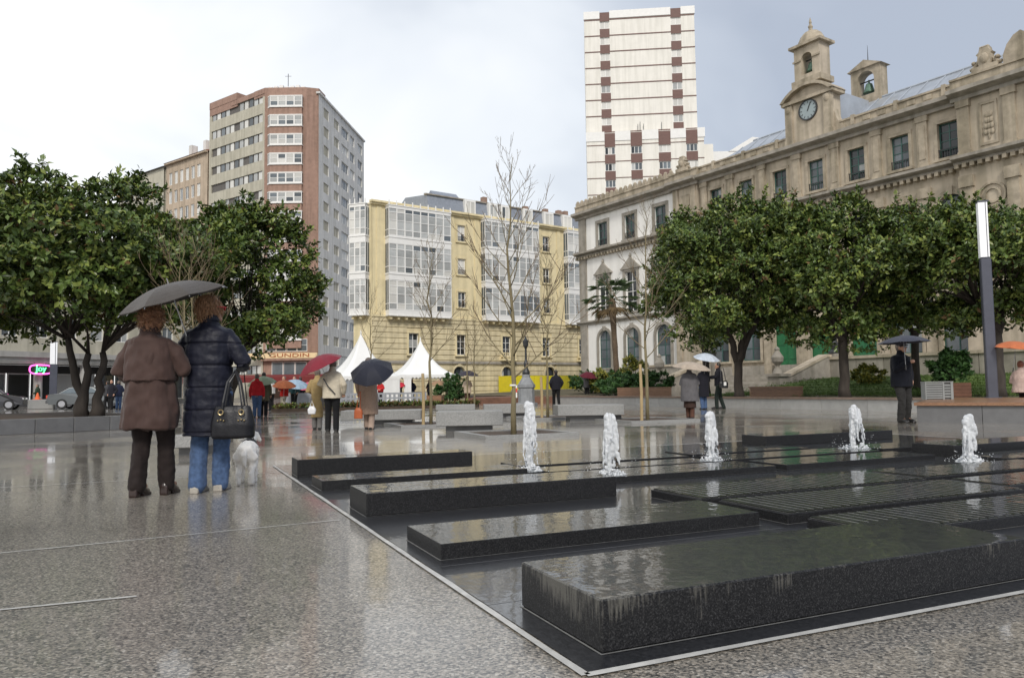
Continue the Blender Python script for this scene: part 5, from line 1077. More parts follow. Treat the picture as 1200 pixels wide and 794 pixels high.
# old stone lamp pedestal
p = AT(617, 470, 39.0); o = root('monument_lamp', 'stone pedestal with an old iron lamp standing before the yellow hoarding', 'lamp', (p.x, p.y, 0))
PST = mat('blue grey pedestal stone', (.26, .27, .28), .8, .2, 4, .3, 20)
MB().lathe([(.56, 0), (.56, .16), (.42, .18), (.4, .9), (.46, .95), (.46, 1.1)], 8).build('pedestal', PST, o); MB().lathe([(.42, 1.1), (.3, 1.3), (.2, 1.45), (.2, 1.6)], 8).build('pedestal_cap', PST, o)
MB().lathe([(.16, 1.55), (.2, 1.7), (.09, 1.95), (.12, 2.15), (.055, 2.35), (.05, 2.9), (.09, 2.95)], 10).build('column', DARKM, o); MB().lathe([(.06, 2.95), (.13, 3.05), (.15, 3.3), (.06, 3.42), (.02, 3.55)], 8).build('lantern', DARKM, o)
# yellow hoarding before the gallery building
ho = root('yellow_hoarding', 'bright yellow building-site hoarding along the foot of the gallery building', 'fence', (-13.2, 80, 0), math.atan2(.588, .81)); YH = mat('bright yellow hoarding', (.72, .6, .02), .5, .08, 2, rnd=.06)
for i in range(8): MB().box(14.0 + i * 1.62, 14.0 + (i + 1) * 1.62 - .03, -3.0, -2.95, .75, 2.32).build('panel', YH, ho)
for i in range(9): MB().box(13.95 + i * 1.62, 14.02 + i * 1.62, -2.948, -2.86, 0, 2.36).build('post', DARKM, ho)
MB().box(13.9, 27.1, -3.05, -2.9, 0, .72).build('base_blocks', ARC, ho); MB().box(13.9, 14.0, -2.99, -.6, .05, 2.32).build('end_panel', YH, ho)
# tents
TENT = mat('white tent fabric', (.82, .82, .8), .65, .04, 1, .05, 12)
def tent(p, w, eave, apex, lab, rz=0.0, walls=()):
    o = root('pagoda_tent', lab, 'tent', p, rz, 'white pagoda tents'); mb = MB(); n = 14; vs = []; nper = 8
    def prof(t): return 1 - t, eave + (apex - eave) * (t ** 1.0 * .35 + .65 * t ** 2.4)
    per = []
    for s in range(4):
        for k in range(nper): u = -1 + 2 * k / nper; per.append([(u, -1), (1, u), (-u, 1), (-1, -u)][s])
    for i in range(n + 1):
        t = i / n; r0, z = prof(t); sag = 1 - .0 * t
        for (a, b) in per:
            edge = abs(a) * abs(b); bulge = (1 - edge) * .06 * math.sin(math.pi * min(1, t * 1.2)) ; vs.append((a * w / 2 * max(r0, .015), b * w / 2 * max(r0, .015), z - bulge * 2))
    m_ = len(per); mb.add(vs, [(i * m_ + j, i * m_ + (j + 1) % m_, (i + 1) * m_ + (j + 1) % m_, (i + 1) * m_ + j) for i in range(n) for j in range(m_)]); mb.build('canopy', TENT, o, smooth=True)
    MB().lathe([(.05, 0), (.06, .1), (.02, .35)], 6, (0, 0, apex - .05)).build('finial', TENT, o)
    for s in range(4):
        mb = MB(); k = 16
        for j in range(k):
            a, b = -1 + 2 * j / k, -1 + 2 * (j + 1) / k; f = lambda u: [(u * w / 2, -w / 2), (w / 2, u * w / 2), (-u * w / 2, w / 2), (-w / 2, -u * w / 2)][s]
            A, B_ = f(a), f(b); mid = f((a + b) / 2); mb.add([(*A, eave), (*B_, eave), (*B_, eave - .18), (*mid, eave - .3), (*A, eave - .18)], [(0, 4, 3, 2, 1)])
        mb.build('valance', TENT, o)
        cx_, cy_ = [(-1, -1), (1, -1), (1, 1), (-1, 1)][s]; MB().tube([(cx_ * w * .49, cy_ * w * .49, 0), (cx_ * w * .49, cy_ * w * .49, eave)], .05, 6).build('pole', mat('tent pole', (.6, .6, .6), .4), o)
    for s in walls:
        f = lambda u: [(u * w / 2, -w / 2 + .02), (w / 2 - .02, u * w / 2), (-u * w / 2, w / 2 - .02), (-w / 2 + .02, -u * w / 2)][s[0]]
        mb = MB(); k = 12; vs = []
        for j in range(k + 1):
            u = s[1] + (s[2] - s[1]) * j / k; x, y = f(u); wv = .05 * math.sin(j * 2.2); vs += [(x + wv * (s[0] in (1, 3)), y + wv * (s[0] in (0, 2)), 0), (x, y, eave - .02)]
        mb.add(vs, [(2 * j, 2 * j + 2, 2 * j + 3, 2 * j + 1) for j in range(k)]); mb.build('side_curtain', TENT, o, smooth=True)
    return o
p = AT(493, 455, 62.0); tent(Vector((p.x, p.y, 0)), 4.6, AT(493, 441, 62).z + .1, AT(490, 399, 62).z, 'white pagoda tent behind the bare tree, people sheltering under it', .35, ((0, -.8, -.55), (0, .85, 1)))
p = AT(423, 455, 56.0); tent(Vector((p.x, p.y, 0)), 4.4, AT(423, 446, 56).z + .3, AT(425, 391, 56).z, 'white pagoda tent half hidden by the maroon and dark umbrellas', .5, ((1, -1, 1), (0, -.2, 1)))
# lattice barrier round the tents
LATT = mat('grey lattice concrete', (.34, .35, .37), .8, .15, 4)
def lattice(a, b, h, lab, cell=.24):
    a, b = Vector(a), Vector(b); L0 = (b - a).length; o = root('lattice_barrier', lab, 'fence', (a.x, a.y, 0), math.atan2((b - a).y, (b - a).x)); k = max(1, int(L0 / 1.9)); pw = L0 / k
    for i in range(k):
        mb = MB(); x0 = i * pw + .02; x1 = (i + 1) * pw - .02; nx = int((x1 - x0) / cell)
        for j in range(nx + 1): x = x0 + (x1 - x0 - .09) * j / nx; mb.box(x, x + .09, -.04, .04, 0, h)
        for j in range(4): z = j * (h - .09) / 3; mb.box(x0, x1, -.035, .035, z, z + .09)
        mb.build('lattice_panel', LATT, o)
    return o
lattice(AT(398, 470, 38).to_2d(), AT(500, 470, 40).to_2d(), .78, 'grey concrete lattice barrier in front of the white tents')
p = AT(358, 470, 40); o = root('grey_planter', 'long grey planter box with low plants behind the couple with the maroon umbrella', 'planter', (p.x, p.y, 0), .1); MB().box(-1.1, 1.0, -.35, .35, 0, .82).build('box', LATT, o)
# mulch strip with low plants along the far edge of the plaza
mb = MB(); a, b = AT(318, 478, 34.5), AT(560, 476, 38.5); mb.prism([(a.x, a.y), (b.x, b.y), (b.x, b.y + 1.4), (a.x, a.y + 1.4)], 0, .13); mb.build('plant_strip', SOIL, kind='structure')
r = np.random.RandomState(8); t = r.rand(900); pos = np.stack([a.x + (b.x - a.x) * t, a.y + (b.y - a.y) * t + .2 + r.rand(900), .14 + .12 * r.rand(900)], 1); ob('ground_cover', leaf_mesh('ground_cover', pos, np.tile([0, 0, 1.0], (900, 1)), .14, .25, 5, (1, 1, 1, 2), LEAFS, 6), None, label='low reddish green ground cover before the tents', cat='plants', kind='stuff')
# brown earth bank before the hoarding
mb = MB(); a, b = AT(548, 470, 44), AT(700, 470, 47); mb.prism([(a.x, a.y), (b.x, b.y), (b.x + 1, b.y + 6), (a.x, a.y + 7)], 0, .38); mb.build('earth_bed', mat('red brown earth', (.17, .085, .055), .9, .3, 2, .5, 12), kind='structure')
# conifers by the tent
for i, (x, d, h, lab) in enumerate(((533, 58, 1.9, 'dark conifer shrub in the mouth of the white tent'), (524, 57, 1.3, 'small conifer shrub beside the orange box seat'))):
    p = AT(x, 455, d); shrub(lab, Vector((p.x, p.y, 0)), 1.5, h, 'green', 120 + i)
# concrete box near the arcade
p = AT(49, 480, 50); o = root('concrete_block', 'pale concrete block with an orange cone on it near the arcade', 'block', (p.x, p.y, 0), .4); ob('block', bevel(MB().box(-.75, .75, -.35, .35, 0, .62).mesh('block', GREY), .03), o)
o = root('traffic_cone', 'small orange traffic cone on the pale concrete block', 'cone', (p.x - .3, p.y, .62)); ORG = mat('orange plastic', (.75, .13, .03), .5); MB().lathe([(.16, .03), (.05, .4), (.03, .44)], 10).build('cone', ORG, o); MB().box(-.2, .2, -.2, .2, 0, .03).build('base', ORG, o)
# ---- parked cars
def car(lab, p, rz, col, name='parked_car'):
    o = root(name, lab, 'car', p, rz, 'cars parked along the arcade'); paint = mat('car paint ' + col[0], col[1], .3, .06, 2, coat=.8, coat_r=.05, metal=.3); RUB = mat('tyre rubber', (.02, .02, .02), .8); RIM = mat('wheel rim', (.4, .4, .42), .35, metal=.7); CG = mat('car glass', (.12, .15, .17), .05)
    W = .83; prof = [(-2.15, .45), (-2.2, .62), (-2.12, .92), (-1.55, .98), (-.95, 1.36), (-.2, 1.42), (.45, 1.38), (1.05, .98), (1.95, .82), (2.15, .62), (2.12, .32), (-2.08, .28)]
    bm = bmesh.new(); ringv = []
    for y, sc in ((-W, .0), (-W * .9, 1), (W * .9, 1), (W, .0)):
        ringv.append([bm.verts.new((x * (1 if sc else .985), y * (1 - max(0, (z - .95)) * .35), z if sc else .3 + (z - .3) * .985)) for x, z in prof])
    k = len(prof)
    for a in range(3):
        for i in range(k): bm.faces.new((ringv[a][i], ringv[a][(i + 1) % k], ringv[a + 1][(i + 1) % k], ringv[a + 1][i]))
    bm.faces.new(ringv[0][::-1]); bm.faces.new(ringv[3]); bmesh.ops.recalc_face_normals(bm, faces=bm.faces); me = bpy.data.meshes.new('body'); bm.to_mesh(me); bm.free(); me.materials.append(paint); ob('body', me, o)
    for s in (-1, 1):
        f = lambda z: s * (W * (1 - max(0, (z - .95)) * .35) + .006)
        for q in ([(-1.4, 1.0), (-.92, 1.3), (-.5, 1.34), (-.5, 1.0)], [(-.42, 1.0), (-.42, 1.345), (.38, 1.32), (.85, 1.0)]):
            mb = MB(); mb.add([(x, f(z), z) for x, z in q] + [(x, f(z) - s * .02, z) for x, z in q], [(0, 1, 2, 3), (4, 5, 6, 7)]); mb.build('side_window', CG, o)
        for x in (-1.3, 1.35):
            w_ = ob('wheel', MB().lathe([(.2, -.1), (.3, -.1), (.32, -.05), (.32, .05), (.3, .1), (.2, .1)], 18).xf(Matrix.Rotation(math.pi / 2, 4, 'X')).mesh('wheel', RUB), o, (x, s * .76, .32)); MB().lathe([(.001, -.105), (.2, -.105), (.2, .105), (.001, .105)], 14).xf(Matrix.Rotation(math.pi / 2, 4, 'X')).build('rim', RIM, w_)
        MB().box(-2.225, -2.12, s * .42 - .3 * (s < 0) * 0, s * .76, .68, .88).build('tail_light', mat('red tail light', (.6, .06, .03), .3, emit=((1, .12, .04), .5)), o) if s > 0 else MB().box(-2.225, -2.12, -.76, -.42, .68, .88).build('tail_light', mat('red tail light', (.6, .06, .03)), o)
        MB().box(2.06, 2.14, min(s * .45, s * .75), max(s * .45, s * .75), .6, .74).build('headlight', mat('headlight', (.7, .7, .7), .1), o)
    mb = MB(); mb.add([(-1.52, -.66, 1.01), (-.98, -.6, 1.36), (-.98, .6, 1.36), (-1.52, .66, 1.01)], [(0, 1, 2, 3)]); mb.xf(Matrix.Translation((-.012, 0, .012))).build('rear_window', CG, o)
    mb = MB(); mb.add([(1.02, -.68, 1.0), (.47, -.6, 1.37), (.47, .6, 1.37), (1.02, .68, 1.0)], [(3, 2, 1, 0)]); mb.xf(Matrix.Translation((.012, 0, .012))).build('windscreen', CG, o)
    MB().box(-2.24, -2.1, -.78, .78, .36, .56).build('bumper', mat('grey bumper', (.07, .07, .075), .6), o); return o
p = AT(94, 480, 50.0); car('grey saloon car parked behind the twin-trunked evergreen tree', Vector((p.x + .5, p.y, 0)), .25, ('slate', (.085, .095, .1)))
p = AT(-16, 480, 49.0); car('dark car parked at the arcade, only its tail showing', Vector((p.x, p.y, 0)), .4, ('black', (.03, .03, .035)))
# ================================================================== PEOPLE
SKIN = mat('skin', (.5, .28, .19), .5, .08, 12); BLK = mat('black leather', (.012, .011, .011), .35, .2, 20, coat=.3)
def cloth(n, c, r=.8, var=.18, fz=.05, sc=9): return mat('cloth ' + n, c, r, var, sc, .25, 160, fuzz=fz, spec=.15)
ARM = {'down': ((.138, -.015, .635), (.142, .035, .49)), 'umb': ((.15, .02, .65), (.075, .15, .70)), 'bag': ((.152, -.03, .645), (.13, .115, .615)), 'front': ((.15, .01, .64), (.05, .14, .60)), 'pocket': ((.168, -.04, .645), (.125, .03, .53)), 'back': ((.15, -.06, .64), (.15, -.05, .5)), 'reach': ((.13, .08, .69), (.11, .22, .68))}
def hand(mb, w, d, up, H, s, fist):
    d = d.normalized(); side = d.cross(up); side = side.normalized() if side.length > 1e-4 else Vector((1, 0, 0)); pn = side.cross(d)
    c = w + d * .028 * H; mb.limb([w, w + d * .02 * H, w + d * .048 * H], [.016 * H, .021 * H, .02 * H], 8)
    for k in range(4):
        off = side * ((k - 1.5) * .0105 * H); l = (.034, .042, .04, .03)[k] * H; b0 = w + d * .05 * H + off
        pts = [b0, b0 + d * l * .55 - pn * l * .15, b0 + d * l - pn * l * .45] if not fist else [b0, b0 + d * l * .3 - pn * l * .45, b0 - d * l * .25 - pn * l * .6]
        mb.limb(pts, [.0058 * H, .0054 * H, .0046 * H], 6)
    b0 = w + d * .018 * H + side * (.018 * H * s); mb.limb([b0, b0 + side * (.014 * H * s) + d * .014 * H - pn * .008 * H, b0 + side * (.012 * H * s) + d * .032 * H - pn * .014 * H], [.0075 * H, .0066 * H, .0054 * H], 6)
def figure(lab, p, rz, H, arms=('down', 'down'), feet=((-.06, .05), (.06, -.08)), coat=None, hem=.45, flare=.13, waist=.112, shoulder=.118, sit=False, trousers=None, skirt=None, skirt_hem=.2, shoes=BLK, hair=None, hair_style='short',
           yaw=0.0, vox=.012, fn=None, cvox=None, hat=None, stoop=0.0, cat='person', group=None, bulk=1.0, heel=0.0, turn_skin=SKIN, glasses=None, collar=True, hem_mat=None):
    o = root('person', lab, cat, p, rz, group); b = MB(); V = Vector
    zoff = -.37 * H if sit else 0.0                        # seated figures drop so that the hips meet the seat
    hipz = .505 * H + zoff; sh = {}
    def T(v): q = V(v) * H; q.z += zoff; f = max(0.0, (q.z - hipz) / (.5 * H)); q.y += stoop * f * f * H; return q
    # ---- body
    rr = [(0, 0, .47, .085, .07), (0, 0, .52, .095, .075), (0, 0, .6, .08, .062), (0, 0, .7, .095, .07), (0, 0, .78, .1, .068), (0, 0, .825, .075, .05), (0, 0, .85, .035, .036)]
    b.rings([(T((x, y, z)).x, T((x, y, z)).y, T((x, y, z)).z, rx * H, ry * H) for x, y, z, rx, ry in rr], 16)
    nk = T((0, 0, .82)); hd = T((0, .012, .93)); b.limb([nk, T((0, .006, .87)), hd], [.034 * H, .03 * H, .03 * H], 10)
    Rz = Matrix.Rotation(yaw, 4, 'Z'); hl = MB()
    hl.ball((0, -.004 * H, .006 * H), (.046 * H, .056 * H, .064 * H), 16, 12); hl.ball((0, .018 * H, -.032 * H), (.034 * H, .036 * H, .036 * H), 12, 8); hl.ball((0, .05 * H, -.052 * H), (.016 * H, .014 * H, .012 * H), 8, 6)
    hl.limb([(0, .05 * H, .008 * H), (0, .063 * H, -.014 * H)], [.006 * H, .0095 * H], 8); hl.ball((0, .05 * H, .018 * H), (.03 * H, .008 * H, .007 * H), 8, 6); hl.ball((0, .051 * H, -.033 * H), (.016 * H, .007 * H, .0065 * H), 8, 6)
    for s in (-1, 1): hl.ball((s * .047 * H, .0, -.006 * H), (.006 * H, .014 * H, .019 * H), 8, 6)
    HM = Matrix.Translation(hd) @ Rz; hl.xf(HM); b.v_off = 0; b.add(hl.v, hl.f)
    tr = MB(); shm = []
    for s, ft in ((-1, feet[0]), (1, feet[1])):
        hip = T((s * .052, 0, .5)); an = V((ft[0] * H, ft[1] * H, (.045 + heel) * H + zoff * 0)); kn = hip.lerp(an, .5) + V((0, .028 * H, 0))
        if sit: kn = V((s * .06 * H, .24 * H, hipz + .01 * H)); an = V((s * .06 * H, .36 * H, hipz - .16 * H))
        b.limb([hip, hip.lerp(kn, .5), kn, kn.lerp(an, .35) + V((0, -.008 * H, 0)), an], [.05 * H, .044 * H, .031 * H, .032 * H, .021 * H], 10); b.limb([an, an + V((0, .075 * H, -.02 * H))], [.022 * H, .018 * H], 8)
        tr.limb([hip, hip.lerp(kn, .5), kn, kn.lerp(an, .6), an + V((0, -.004 * H, -.012 * H))], [.068 * H * bulk, .056 * H * bulk, .045 * H * bulk, .043 * H * bulk, .042 * H * bulk], 14); shm.append(an)
    for i, s in enumerate((-1, 1)):
        e, w = (ARM[arms[i]] if isinstance(arms[i], str) else arms[i]); fist = arms[i] in ('umb',) or not isinstance(arms[i], str)
        S, E, W_ = T((s * .094, 0, .79)), T((s * e[0], e[1], e[2])), T((s * w[0], w[1], w[2])); sh[i] = (S, E, W_)
        b.limb([S, S.lerp(E, .5), E, E.lerp(W_, .5), W_], [.03 * H, .029 * H, .024 * H, .023 * H, .016 * H], 10); hand(b, W_, W_ - E, V((0, 0, 1)) if abs((W_ - E).normalized().z) < .8 else V((0, 1, 0)), H, s, fist)
    ob('body', remesh(b, 'body', turn_skin, vox, 2), o)
    # ---- clothes
    if trousers:
        tr.ball(T((0, 0, .5)), (.098 * H * bulk, .078 * H * bulk, .05 * H), 14, 8)
        def tf(co, no): return co + no * ((fnoise(co, (13, 13, 7), 3.1) * .008 + fnoise(co, (20, 20, 22), 6.1) * .004) * H)[:, None]
        ob('trousers', remesh(tr, 'trousers', trousers, vox, 2, tf if vox < .011 else None), o)
    if skirt:
        sk = MB(); sk.rings([(0, T((0, 0, skirt_hem)).y, skirt_hem * H + zoff, .115 * H, .1 * H), (0, 0, (skirt_hem + hem) / 2 * H + zoff, .112 * H, .095 * H), (0, 0, .6 * H + zoff, .09 * H, .075 * H)], 20); ob('skirt', remesh(sk, 'skirt', skirt, vox, 2), o)
    if coat:
        c = MB(); ws = waist * bulk
        rs = [(hem, flare * bulk, flare * .84 * bulk), (hem + .04, flare * .985 * bulk, flare * .82 * bulk), ((hem + .62) / 2, (flare + ws) / 2 * bulk * 1.0, (flare + ws) / 2 * .82 * bulk), (.62, ws, ws * .82), (.7, ws * 1.04, ws * .8), (.77, shoulder, .085 * bulk), (.81, shoulder * .97, .075 * bulk), (.832, shoulder * .66, .06), (.846, .05, .048)]
        rs = sorted(rs); c.rings([(0, T((0, -.002, z)).y, T((0, 0, z)).z, rx * H, ry * H) for z, rx, ry in rs], 26, 2.3)
        if collar: c.limb([T((0, 0, .835)), T((0, 0, .868))], [.056 * H, .049 * H], 12)
        for i in (0, 1):
            S, E, W_ = sh[i]; c.limb([S + V((-.006 * H * (1 if i else -1), 0, -.002 * H)), S.lerp(E, .5), E, E.lerp(W_, .5), W_ - (W_ - E) * .06], [.042 * H * bulk, .045 * H * bulk, .044 * H * bulk, .04 * H * bulk, .036 * H], 14)
        def cf(co, no): return co + no * (fnoise(co, (9, 9, 3.2), 7.7) * .0065 * H + fnoise(co, (22, 22, 9), 1.7) * .0022 * H)[:, None]
        ob('coat', remesh(c, 'coat', coat, cvox or vox, 2, fn or cf), o)
    if shoes:
        for an in shm:
            s_ = MB(); z0 = 0.0 if not sit else an.z - .045 * H; s_.limb([(an.x, an.y - .02 * H, z0 + .028 * H + heel * H), (an.x, an.y + .02 * H, z0 + .03 * H + heel * .7 * H), (an.x, an.y + .07 * H, z0 + .021 * H), (an.x, an.y + .102 * H, z0 + .018 * H)], [.026 * H, .028 * H, .024 * H, .017 * H], 10)
            s_.box(an.x - .022 * H, an.x + .022 * H, an.y - .042 * H, an.y + .0 * H, z0, z0 + .03 * H + heel * H); s_.box(an.x - .024 * H, an.x + .024 * H, an.y + .03 * H, an.y + .11 * H, z0, z0 + .012 * H); s_.limb([an + V((0, 0, -.01 * H)), an + V((0, 0, .012 * H))], [.026 * H, .026 * H], 8)
            ob('shoe', remesh(s_, 'shoe', shoes, min(vox, .009), 1), o)
    if hair:
        h = MB()
        if hair_style == 'short': h.ball((0, -.012 * H, .014 * H), (.051 * H, .056 * H, .06 * H), 14, 10); h.ball((0, -.026 * H, -.016 * H), (.045 * H, .036 * H, .042 * H), 12, 8)
        elif hair_style == 'full': h.ball((0, -.012 * H, .014 * H), (.053 * H, .059 * H, .06 * H), 14, 10); h.ball((0, -.024 * H, -.02 * H), (.047 * H, .04 * H, .042 * H), 12, 8)
        else: h.ball((0, -.016 * H, .012 * H), (.06 * H, .062 * H, .062 * H), 14, 10); h.ball((0, -.022 * H, -.03 * H), (.057 * H, .048 * H, .05 * H), 12, 8)
        h.xf(HM)
        def hf(co, no): return co + no * (fnoise(co, (30, 30, 26) if hair_style == 'curly' else (34, 34, 5), 2.2) * (.010 if hair_style == 'curly' else .004) * H)[:, None]
        hm_ = remesh(h, 'hair', hair, min(vox, .009), 1, hf); hr_ = ob('hair', hm_, o)
        if vox < .0095:                                     # loose locks for near figures
            r = np.random.RandomState(5); co = np.empty(len(hm_.vertices) * 3, np.float32); hm_.vertices.foreach_get('co', co); co = co.reshape(-1, 3); ii = r.choice(len(co), 2600); cc = np.array(hd); dd = (co[ii] - cc); dd /= np.linalg.norm(dd, axis=1)[:, None]; dd = dd * .25 + np.array([0, 0, -1.0]) * (.9 if hair_style != 'curly' else .2) + r.normal(size=dd.shape) * (.12 if hair_style != 'curly' else .6); dd /= np.linalg.norm(dd, axis=1)[:, None]
            ob('hair_locks', leaf_mesh('hair_locks', co[ii] + r.normal(size=dd.shape) * .002, dd, (.042 if hair_style != 'curly' else .03), .07, 4, (1, 1), [hair, HAIRL], 1, .95 if hair_style == 'curly' else .16), hr_, kind='stuff')
    for s in (-1, 1):
        e = MB(); e.ball((s * .018 * H, .0525 * H, .006 * H), (.0058 * H, .003 * H, .0042 * H), 8, 6); e.xf(HM); e.build('eye', mat('dark eye', (.03, .02, .02), .2), o)
    m_ = MB(); m_.ball((0, .0575 * H, -.034 * H), (.014 * H, .0025 * H, .0035 * H), 8, 6); m_.xf(HM); m_.build('lips', mat('lips', (.38, .13, .11), .5), o)
    if glasses:
        g = MB()
        for s in (-1, 1): g.box(s * .019 * H - .014 * H, s * .019 * H + .014 * H, .06 * H, .063 * H, -.006 * H, .014 * H); g.box(s * .047 * H - .002 * H, s * .047 * H + .002 * H, -.004 * H, .06 * H, .006 * H, .011 * H)
        g.box(-.006 * H, .006 * H, .061 * H, .0625 * H, .006 * H, .01 * H); g.xf(HM); g.build('glasses', glasses, o)
    if hat:
        h = MB(); h.ball((0, -.004 * H, .034 * H), (.056 * H, .062 * H, .042 * H), 14, 8); h.ball((0, .05 * H, .026 * H), (.042 * H, .042 * H, .008 * H), 12, 6); h.xf(HM); ob('cap', remesh(h, 'cap', hat, min(vox, .01), 1), o)
    o['_hands'] = 0; del o['_hands']
    return o, (lambda i: o_world(o, sh[i][2] + (sh[i][2] - sh[i][1]).normalized() * .03 * H)), HM
def o_world(o, v): return Matrix.Translation(o.location) @ Matrix.Rotation(o.rotation_euler.z, 4, 'Z') @ v
HAIRL = mat('auburn highlights', (.5, .28, .15), .45, .25, 30)
def umbrella(lab, rim, radius, dep, axis, shaft, col, ribs=8, vis=True, handle=None, edge=None):
    """rim: world centre of the rim circle; axis: unit vector towards the tip"""
    ax = Vector(axis).normalized(); o = root('umbrella', lab, 'umbrella', rim, 0, 'open umbrellas'); q = ax.to_track_quat('Z', 'Y').to_matrix().to_4x4(); mb = MB(); nt_, na = 8, ribs * 6; vs = []
    for lay in (0, 1):
        for i in range(nt_ + 1):
            t = i / nt_
            for j in range(na):
                a = 2 * math.pi * j / na; fr = (j % 6) / 6; dip = math.sin(math.pi * fr); r0 = radius * t * (1 - .075 * dip * t); z = dep * (1 - t ** 2.1) - .035 * dip * t * t * dep * 2 - .006 * lay; vs.append((r0 * math.cos(a), r0 * math.sin(a), z))
    K = (nt_ + 1) * na; fs = []
    for i in range(nt_):
        for j in range(na):
            k = (j + 1) % na; fs.append((i * na + j, (i + 1) * na + j, (i + 1) * na + k, i * na + k)); fs.append((K + i * na + j, K + i * na + k, K + (i + 1) * na + k, K + (i + 1) * na + j))
    for j in range(na): k = (j + 1) % na; fs.append((nt_ * na + j, K + nt_ * na + j, K + nt_ * na + k, nt_ * na + k))
    mb.add(vs, fs); mb.xf(q); mb.build('canopy', col, o, smooth=False)
    for k in range(ribs):
        a = 2 * math.pi * k / ribs; pts = [(radius * t * math.cos(a), radius * t * math.sin(a), dep * (1 - t ** 2.1) - .012) for t in (0.02, .3, .55, .8, 1.03)]; MB().tube(pts, [.004] * 5, 4).xf(q).build('rib', mat('steel rib', (.35, .35, .36), .35, metal=.8), o)
    MB().tube([(0, 0, dep + .05), (0, 0, dep), (0, 0, -shaft)], [.003, .006, .006], 6).xf(q).build('shaft', mat('steel rib', (.35, .35, .36)), o)
    MB().tube([(0, 0, -shaft + .01), (0, 0, -shaft - .11)], [.012, .014], 8).xf(q).build('handle', mat('black grip', (.02, .02, .02), .5), o); return o
def held(lab, hand_w, axis, shaft, radius, dep, col, **k):
    """open umbrella whose grip sits in the hand at hand_w"""
    ax = Vector(axis).normalized(); return umbrella(lab, hand_w + ax * (shaft + .05), radius, dep, ax, shaft, col, **k)
def gp(x, y): p = G(x, y); return Vector((p.x, p.y, .004))
# ---- the two women under one umbrella
BRW = cloth('brown gabardine', (.066, .04, .034), .62, .16, .08); NAVY = mat('navy quilted nylon', (.011, .012, .022), .5, .2, 14, .12, 60, spec=.25); JEAN = cloth('blue denim', (.07, .115, .215), .8, .3, .1, 26); DTR = cloth('dark brown trousers', (.022, .016, .015), .75)
AUB = mat('auburn hair', (.29, .14, .075), .5, .4, 40, .6, 130); LBRN = mat('light brown hair', (.4, .23, .125), .5, .4, 34, .6, 130)
w1 = Vector((-3.20, 6.80, .004)); H1 = 1.68
def coatf(co, no):
    z = co[:, 2] / H1; ang = np.arctan2(co[:, 1], co[:, 0]); lowr = np.clip((.62 - z) / .15, 0, 1) * np.clip((.2 - np.abs(co[:, 0]) / H1) / .04, 0, 1)
    fold = np.sin(ang * 9 + 1.2 + 2 * z) * .006 * lowr + fnoise(co, (8, 8, 2.6), 5.5) * .034 + fnoise(co, (17, 17, 10), 1.1) * .015
    return co + no * fold[:, None]
pw, hw1, _ = figure('woman in a brown coat with dark trousers seen from behind, sharing an umbrella', w1, -.05, H1, (((.172, .0, .655), (.13, .1, .60)), ((.165, .03, .66), (.155, .13, .655))), ((-.055, -.02), (.06, .07)), BRW, .352, .14, .119, .117, False, DTR, None, hair=AUB, hair_style='curly', vox=.009, cvox=.0085, fn=coatf, shoes=mat('dark brown boots', (.03, .016, .013), .35, .2, 14, coat=.3), heel=.02, bulk=1.0)
fl_ = MB(); fl_.rings([(0, -.003 * H1, z * H1, rx * H1, ry * H1) for z, rx, ry in ((.60, .13, .11), (.625, .129, .108), (.7, .126, .1), (.77, .121, .087), (.812, .114, .077), (.832, .08, .062), (.845, .053, .049))], 26, 2.3)
def flf(co, no):
    wv = np.sin(co[:, 0] * 34) * .004 * np.clip((.68 - co[:, 2] / H1) / .08, 0, 1); return co + no * (fnoise(co, (7, 7, 3), 9.5) * .02 + fnoise(co, (16, 16, 11), 2.1) * .012 + wv)[:, None]
ob('back_flap', remesh(fl_, 'back_flap', BRW, .0085, 2, flf), pw)
w2 = Vector((-2.77, 7.02, .004)); H2 = 1.79
def puff(co, no):
    z = co[:, 2]; seam = np.abs(((z - .74) / .2) % 1.0 - .5) * 2        # 1 at a seam
    inner = np.clip((np.abs(co[:, 0]) - .14 * H2) / .02, 0, 1)
    d = -.015 * np.clip((seam - .86) / .14, 0, 1) + fnoise(co, (9, 9, 16), 2.5) * .0085 + fnoise(co, (26, 26, 30), 4.5) * .0035
    return co + no * d[:, None]
o2, hw2, HM2 = figure('woman in a long navy quilted coat and blue jeans carrying a handbag, seen from behind', w2, .02, H2, (((.165, .0, .655), (.14, .1, .62)), ((.175, -.01, .655), (.14, .1, .64))), ((-.048, -.02), (.04, .06)), NAVY, .285, .126, .116, .117, False, JEAN, None, hair=LBRN, hair_style='full', vox=.009, cvox=.0085, fn=puff, shoes=mat('beige trainers', (.4, .37, .32), .6, .15, 14), yaw=-.75, bulk=.98, glasses=mat('red spectacle frame', (.55, .02, .03), .35))
BROLL = cloth('grey brown umbrella', (.066, .058, .052), .5, .12, .1)
rc = AT(204, 351, 6.86); ax = Vector((-.26, -.20, .94)).normalized(); umbrella('grey brown folding umbrella held tilted over the two women', rc, .475, .15, ax, .62, BROLL)
